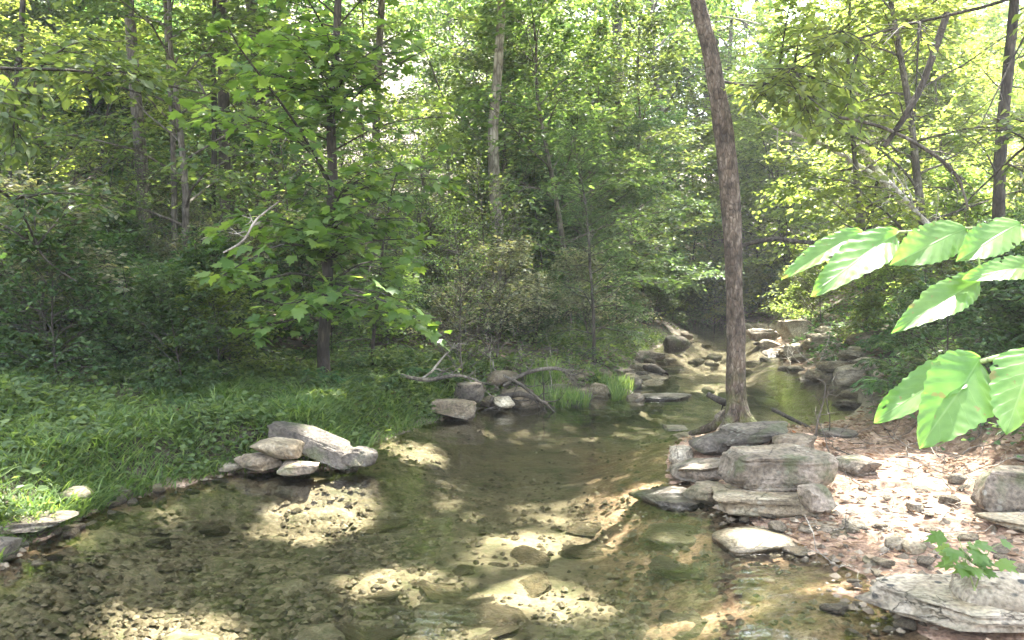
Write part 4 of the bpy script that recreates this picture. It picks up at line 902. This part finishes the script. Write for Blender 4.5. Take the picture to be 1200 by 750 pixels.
# ------------------------------------------------------------------ grass, weeds, litter
def blade(): 
    v = np.array([(-.022, 0, 0), (.022, 0, 0), (-.026, .35, .02), (.026, .35, .02), (-.018, .72, -.07), (.018, .72, -.07), (0, 1, -.24)])
    return v, [(0, 1, 3, 2), (2, 3, 5, 4), (4, 5, 6)]
def scatter_land(n, x0, x1, y0, y1, cond):
    xs, ys = [], []
    while sum(map(len, xs)) < n:
        x = rng.uniform(x0, x1, 20000); y = rng.uniform(y0, y1, 20000); m = cond(x, y, sdist(x, y)) > rng.random(20000); xs.append(x[m]); ys.append(y[m])
    x = np.concatenate(xs)[:n]; y = np.concatenate(ys)[:n]; return np.stack([x, y, H(x, y)], -1)
isL = lambda x, y: x < np.interp(y, _cy, _cx)
def grass():
    cond = lambda x, y, s: isL(x, y) * (s > .02) * sm((4.2 - s) / 1.5) * sm((11.5 - y) / 2.0) * (.12 + .88 * sm(fbm(x * 1.6, y * 1.6, 70, 3) * 5 + .45))
    p = scatter_land(46000, -11, 1, 4.5, 11.5, cond); n = len(p)
    a = rng.uniform(0, 6.28, n); ln = rng.uniform(.5, 1.0, n); Y = np.stack([np.cos(a) * ln, np.sin(a) * ln, rng.uniform(.5, 1.1, n)], -1)
    Nn = np.stack([-np.cos(a), -np.sin(a), np.full(n, 1.2)], -1)
    sz = rng.uniform(.07, .2, n) * (.6 + .9 * sm(fbm(p[:, 0] * 2, p[:, 1] * 2, 72, 2) * 3 + .5))
    tag(link('grass', instances('grass', blade(), p - (0, 0, .01), Y, Nn, sz, M['grass'])), 'lush grass covering the left bank', 'grass', kind='stuff')
    p = scatter_land(3600, -8, .3, 4.8, 10.5, lambda x, y, s: isL(x, y) * (s > .03) * (s < .9) * sm(fbm(x * 2.4, y * 2.4, 170, 3) * 6 + .35)); n = len(p)
    a = rng.uniform(0, 6.28, n); ln = rng.uniform(.5, 1.1, n); Y = np.stack([np.cos(a) * ln, np.sin(a) * ln, rng.uniform(.5, 1.1, n)], -1)
    tag(link('grass', instances('grass', blade(), p, Y, np.stack([-np.cos(a), -np.sin(a), np.full(n, 1.2)], -1), rng.uniform(.12, .28, n), M['grass'])), 'long strappy grass spilling over the waterline', 'grass', kind='stuff')
    p = scatter_land(56000, -12, 5, 4.5, 21, lambda x, y, s: isL(x, y) * (s > .06) * sm((np.where(y > 12, 3, 7) - s) / 3) * (.2 + .8 * sm(fbm(x * 1.2, y * 1.2, 80, 3) * 4 + .4))); n = len(p)
    p[:, 2] += rng.uniform(.02, .12, n) + .22 * sm(fbm(p[:, 0] * 1.1, p[:, 1] * 1.1, 83, 3) * 4 + .3) * rng.random(n); Y = rng.normal(0, 1, (n, 3)) * (1, 1, .25)
    tag(link('weeds', instances('weeds', OVAL, p, Y, UPV + rng.normal(0, .4, (n, 3)), rng.uniform(.03, .085, n), M['leaf_mid'])), 'low broadleaf weeds among the grass', 'weeds', kind='stuff')
    p = scatter_land(30000, 1.5, 16, 5, 22, lambda x, y, s: (~isL(x, y)) * (s > .3) * sm((x - (3.9 + np.clip(y - 9, 0, 60) * .22)) / .5 + .2) * (.3 + .7 * sm(fbm(x * 1.2, y * 1.2, 81, 3) * 4 + .5))); n = len(p)
    p[:, 2] += rng.uniform(.01, .2, n); Y = rng.normal(0, 1, (n, 3)) * (1, 1, .25)
    tag(link('weeds', instances('weeds', OVAL, p, Y, UPV + rng.normal(0, .4, (n, 3)), rng.uniform(.04, .10, n), M['leaf_blue'])), 'low leafy ground cover on the right bank slope', 'weeds', kind='stuff')
    p = scatter_land(2500, .2, 3.2, 10.6, 12.6, lambda x, y, s: (np.abs(s) < .5) * 1.0 * (fbm(x * 2, y * 2, 8, 2) > .02)); n = len(p); p[:, 2] = np.maximum(p[:, 2], -.02)
    Y = np.stack([rng.normal(0, .3, n), rng.normal(0, .3, n), np.ones(n)], -1)
    tag(link('grass', instances('grass', blade(), p, Y, rng.normal(0, 1, (n, 3)), rng.uniform(.1, .28, n), M['grass'])), 'sparse tall grass on the shoal in mid creek', 'grass', kind='stuff')
grass()
def litter():
    def put(n, x0, x1, y0, y1, cond, smin, smax, label):
        p = scatter_land(n, x0, x1, y0, y1, cond); n = len(p); p[:, 2] += .012
        Y = rng.normal(0, 1, (n, 3)) * (1, 1, .12)
        tag(link('leaf_litter', instances('leaf_litter', OVAL, p, Y, UPV + rng.normal(0, .22, (n, 3)), rng.uniform(smin, smax, n), M['dry'])), label, 'leaf litter', kind='stuff')
    put(16000, -22, 8, 6, 34, lambda x, y, s: isL(x, y) * (s > .3) * .9, .05, .12, 'dry brown leaves on the left bank and hillside')
    put(12000, 2, 24, 7, 34, lambda x, y, s: (~isL(x, y)) * (s > .1) * .9, .05, .12, 'dry brown leaves on the right bank and slope')
    put(3600, 1.2, 5, 3.6, 10, lambda x, y, s: (~isL(x, y)) * (s > .0) * (.15 + .85 * sm(fbm(x * 2, y * 2, 150, 3) * 5 + .4)), .025, .07, 'dry leaves strewn on the mud flat')
litter()

# ferns and a few leafy plants one can count
def fern_proto(leaf, n=11, L=.5):
    acc = []; T = Tubes()
    for i in range(n):
        a = i * 2.4 + rng.uniform(-.3, .3); e = rng.uniform(.5, 1.0)
        path = spline([(0, 0, 0), (math.cos(a) * L * .3, math.sin(a) * L * .3, L * .45 * e), (math.cos(a) * L * .7, math.sin(a) * L * .7, L * .6 * e), (math.cos(a) * L, math.sin(a) * L, L * .42 * e)], 8)
        T.add(path, np.linspace(.004, .0015, 8), 4); q = leaves_on(path, 30, .11, tilt=.12, jit=.001)
        acc.append((q[0], q[1], q[2], .13 * np.sin(np.linspace(.5, 2.9, 30)) * L / .5))
    root = thing('fern', '', 'fern'); a = [np.concatenate(z) for z in zip(*acc)]
    link('stem', T.mesh('stem', M['bark']), root); link('frond', instances('frond', NEEDLE if 0 else _simple(.17, .05, .1), *a, M[leaf]), root); return root
FR = [fern_proto('leaf_blue'), fern_proto('leaf_mid', 9, .42)]
plant_at(FR, rnd_spots(60, 4.0, 8.5, 6.6, 13, .7, 1.3, .33, .4, lambda x, y: x > 4.1 + .2 * max(0, y - 9)), 'dark green fern on the shaded slope of the right bank', 'ferns on the right bank')
plant_at(FR, rnd_spots(44, -7, -.4, 6.8, 11.5, .5, 1.0, .4, .45, isl), 'small green fern among the grass of the left bank', 'ferns on the left bank')
for f in FR: drop(f)

# ------------------------------------------------------------------ big near leaves at the right edge
def big_leaf(root, base_px, tip_px, d0, d1, width, roll, curl, material):
    """an ovate toothed leaf, modelled as a curved blade with a midrib"""
    b = P(base_px[0], base_px[1], d0); t = P(tip_px[0], tip_px[1], d1); Yv = t - b; L = np.linalg.norm(Yv); Yv /= L
    view = (b + t) / 2 - C_; view /= np.linalg.norm(view)
    Nn = -view - (-view @ Yv) * Yv; Nn /= np.linalg.norm(Nn); X = np.cross(Yv, Nn)
    Nn, X = Nn * math.cos(roll) + X * math.sin(roll), X * math.cos(roll) - Nn * math.sin(roll)
    nu, nv = 45, 120; V = []; width *= .88
    for j in range(nv):
        v = j / (nv - 1); hw = width * L * (math.sin(math.pi * min(1, v ** .78)) ** .72) * (1 - .10 * v) * (1 + .035 * math.sin(v * 70) + .05 * math.sin(v * 9 + width * 60)) if 0 < v < 1 else 0.0012
        for i in range(nu):
            u = (i / (nu - 1) - .5) * 2; ripple = .006 * math.sin((v * 7 - abs(u) * 1.9) * 2 * math.pi) * abs(u) * L * .5 + .03 * L * math.sin(v * 5 + width * 40 + u) * abs(u)
            zz = .22 * abs(u) * hw + ripple - curl * L * v * v + .02 * L * math.sin(6 * v + u * 2)
            V.append(b + Yv * v * L * (1 - .12 * curl) + X * u * hw + Nn * zz)
    bites = [(rng.uniform(9, nv - 9), rng.choice([rng.uniform(0, 3), rng.uniform(nu - 4, nu - 1), rng.uniform(6, nu - 7)]), rng.uniform(1.2, 3.6), rng.uniform(1.0, 3.2)) for _ in range(rng.integers(2, 6))]
    q = [(j * nu + i, j * nu + i + 1, (j + 1) * nu + i + 1, (j + 1) * nu + i) for j in range(nv - 1) for i in range(nu - 1)
         if not any(((j - bj) / br) ** 2 + ((i - bi) / bs) ** 2 < 1 for bj, bi, br, bs in bites) or abs(i - nu // 2) < 2]
    V = np.array(V) - np.array(root.location)
    me = mesh_np('leaf', V, np.full(len(q), 4), np.array(q).ravel(), M[material], True)
    uv = me.uv_layers.new(name='UVMap'); idx = np.array(q).ravel(); uv.data.foreach_set('uv', np.stack([(idx % nu) / (nu - 1), (idx // nu) / (nv - 1)], -1).ravel().astype(np.float32))
    link('leaf', me, root)
def near_leaf_mat():
    m, nt, out = mat('near_leaf'); tc = N(nt, 'UVMap'); sp = N(nt, 'SeparateXYZ'); nt.links.new(tc.outputs[0], sp.inputs[0])
    u = math_(nt, 'ABSOLUTE', math_(nt, 'SUBTRACT', math_(nt, 'MULTIPLY', sp.outputs[0], 2.0), 1.0)); v = sp.outputs[1]
    ph = math_(nt, 'FRACT', math_(nt, 'SUBTRACT', math_(nt, 'MULTIPLY', math_(nt, 'POWER', v, 1.25), 7.0), math_(nt, 'MULTIPLY', math_(nt, 'POWER', u, .85), 1.9)))
    vein = ramp(nt, math_(nt, 'ABSOLUTE', math_(nt, 'SUBTRACT', ph, .5)), [(0, (1, 1, 1)), (.045, (0, 0, 0))]); mid = ramp(nt, u, [(0, (1, 1, 1)), (.05, (0, 0, 0))])
    vv = math_(nt, 'MAXIMUM', math_(nt, 'MULTIPLY', vein, .28), mid)
    g = N(nt, 'NewGeometry'); n = N(nt, 'TexNoise'); n.inputs['Scale'].default_value = 30; n.inputs['Detail'].default_value = 5; nt.links.new(g.outputs['Position'], n.inputs[0])
    col = ramp(nt, n.outputs[0], [(.3, (.10, .22, .05)), (.6, (.15, .29, .07)), (.75, (.20, .34, .09))]); col = mixc(nt, math_(nt, 'MULTIPLY', vv, .6), col, (.26, .40, .15))
    nb = N(nt, 'TexNoise'); nb.inputs['Scale'].default_value = 55; nb.inputs['Detail'].default_value = 3; nt.links.new(g.outputs['Position'], nb.inputs[0])
    col = mixc(nt, ramp(nt, nb.outputs[0], [(.66, (0, 0, 0)), (.70, (.8, .8, .8))]), col, (.22, .17, .06))
    nc = N(nt, 'TexNoise'); nc.inputs['Scale'].default_value = 9; nt.links.new(g.outputs['Position'], nc.inputs[0])
    col = mixc(nt, ramp(nt, nc.outputs[0], [(.45, (0, 0, 0)), (.7, (.22, .22, .22))]), col, (.24, .30, .07))
    pr = N(nt, 'BsdfPrincipled'); pr.inputs['Roughness'].default_value = .42; nt.links.new(col, pr.inputs['Base Color'])
    bp = N(nt, 'Bump'); bp.inputs['Strength'].default_value = .4; bp.inputs['Distance'].default_value = .002; nt.links.new(vv, bp.inputs['Height']); nt.links.new(bp.outputs[0], pr.inputs['Normal'])
    tr = N(nt, 'BsdfTranslucent'); nt.links.new(mixc(nt, 1.0, col, (1.3, 1.4, .85), 'MULTIPLY'), tr.inputs[0])
    mx = N(nt, 'MixShader'); mx.inputs[0].default_value = .62; nt.links.new(pr.outputs[0], mx.inputs[1]); nt.links.new(tr.outputs[0], mx.inputs[2]); nt.links.new(mx.outputs[0], out.inputs[0]); return m
M['near'] = near_leaf_mat()
M['stem_green'] = bark_mat('green_stem', (.16, .20, .08), (.22, .27, .11), (.30, .34, .17), 2, bump=.2)
def near_branch(label, stem, widths, leaves):
    base = P(*stem[0]); root = thing('near_leafy_twig', label, 'branch', tuple(base)); T = Tubes()
    n = 24; path = spline([P(*q) - base for q in stem], n); T.add(path, np.interp(np.linspace(0, len(stem) - 1, n), range(len(stem)), [w_ * stem[0][2] / 2000 for w_ in widths]), 8, .05)
    for lf in leaves:
        b = P(lf[0][0], lf[0][1], lf[2]) - base; i = np.argmin(np.linalg.norm(path - b, axis=1)); T.add(spline([path[i], (path[i] + b) / 2 + (0, 0, .003), b], 5), .0016, 6)
    link('stem', T.mesh('stem', M['stem_green']), root)
    for lf in leaves: big_leaf(root, *lf, 'near')
near_branch('upper near twig of large backlit oval leaves reaching in from the right edge', [(1900, 330, 1.5), (1600, 262, 1.46), (1290, 262, 1.42), (1200, 266, 1.45), (1150, 268, 1.47), (1100, 270, 1.5), (1020, 274, 1.55)], [8, 7.5, 7, 6.5, 6, 5, 3.5],
    [((1010, 273), (918, 318), 1.56, 1.50, .16, .5, .10), ((1050, 275), (955, 336), 1.52, 1.42, .20, .35, .08), ((1132, 268), (1046, 306), 1.47, 1.42, .27, .3, .08), ((1196, 262), (1124, 300), 1.45, 1.40, .27, .35, .1),
     ((1215, 312), (1132, 322), 1.40, 1.36, .20, .5, .05), ((1150, 328), (1054, 380), 1.42, 1.33, .17, .2, .10), ((1240, 255), (1290, 310), 1.42, 1.36, .3, .2, .1)])
near_branch('lower near twig of large drooping leaves at the right edge', [(1900, 420, 1.5), (1600, 385, 1.35), (1290, 395, 1.25), (1210, 410, 1.28), (1165, 420, 1.3), (1140, 426, 1.32)], [8, 8, 7.5, 7, 6, 5],
    [((1140, 424), (1026, 484), 1.32, 1.27, .22, .45, .10), ((1148, 420), (1086, 520), 1.31, 1.22, .33, -.25, .10), ((1215, 412), (1178, 500), 1.28, 1.2, .34, .2, .1), ((1120, 416), (1096, 428), 1.34, 1.36, .3, .4, .0), ((1260, 402), (1255, 500), 1.25, 1.18, .3, 0, .1)])
def seedling():
    base = hit(1150, 690, 3.2, 8); base = np.array((2.1, 3.8, 0)); base[2] = .26; T = Tubes(); root = thing('maple_seedling', 'small bright green maple seedling beside the lichen rock', 'plant', tuple(base))
    Ps, Ys, Ns, Ss = [], [], [], []; 
    for k in range(4):
        az = rng.uniform(0, 6.28); st = spline([(0, 0, 0), (.03 * math.cos(az), .03 * math.sin(az), .08), (.08 * math.cos(az), .08 * math.sin(az), .13 + .03 * k)], 8); T.add(st, np.linspace(.004, .002, 8), 6)
        for j in range(5):
            i = 3 + j % 5; q = wander(st[i], (rng.normal(), rng.normal() - .3, .5), .06, 3, .1); T.add(q, .0012, 4)
            Ps.append(q[-1]); Ys.append((q[-1] - q[0]) * (1, 1, .2) + (0, -.01, -.015)); Ns.append((rng.normal(0, .25), -.5, 1.)); Ss.append(rng.uniform(.065, .105))
    link('stem', T.mesh('stem', M['stem_green']), root); link('foliage', instances('foliage', MAPLE, *map(np.array, (Ps, Ys, Ns, Ss)), M['maple']), root)
seedling()

# ------------------------------------------------------------------ thin haze added over the whole place to lift the dark foliage
if HAZE:
    bm = bmesh.new(); bmesh.ops.create_cube(bm, size=1.0); me = bpy.data.meshes.new('haze'); bm.to_mesh(me); bm.free()
    hz = link('haze', me, loc=(0, 20, 24.0), scale=(240, 240, 66)); tag(hz, 'thin pale haze added to lift the dark woods', 'haze', kind='stuff')
    m, nt, out = mat('haze'); pv = nt.nodes.new('ShaderNodeVolumePrincipled'); pv.inputs['Density'].default_value = HAZE; pv.inputs['Color'].default_value = (.95, .97, .93, 1); pv.inputs['Anisotropy'].default_value = .2
    nt.links.new(pv.outputs[0], out.inputs['Volume']); me.materials.append(m); cy.volume_bounces = 0

# the sapling that carries the two near twigs, standing on the bank just outside the picture
b0 = P(1900, 400, 1.5); T = Tubes(); zt = Hs(b0[0], b0[1]); b0[2] = zt
T.add(spline([(0, 0, -.1), (.02, .01, .6), (-.01, 0, 1.3), (.01, .02, 2.0), (.1, .05, 2.8)], 24), np.linspace(.02, .007, 24), 9, .1)
acc = []
for k in range(9):
    st = np.array((0.02, .01, 1.7 + .12 * k)); a_ = k * 2.4 if k % 3 else .4; acc_p = wander(st, (abs(math.cos(a_)) + .2, math.sin(a_), .3), .6, 6, .1); sprayer(T, acc, acc_p, 4, 4, .14, .25)
rs = thing('sapling', 'slim sapling on the near right bank that carries the large leaved twigs', 'tree', tuple(b0))
finish(rs, T, acc, 'bark', 'leaf_yellow', LEAF)
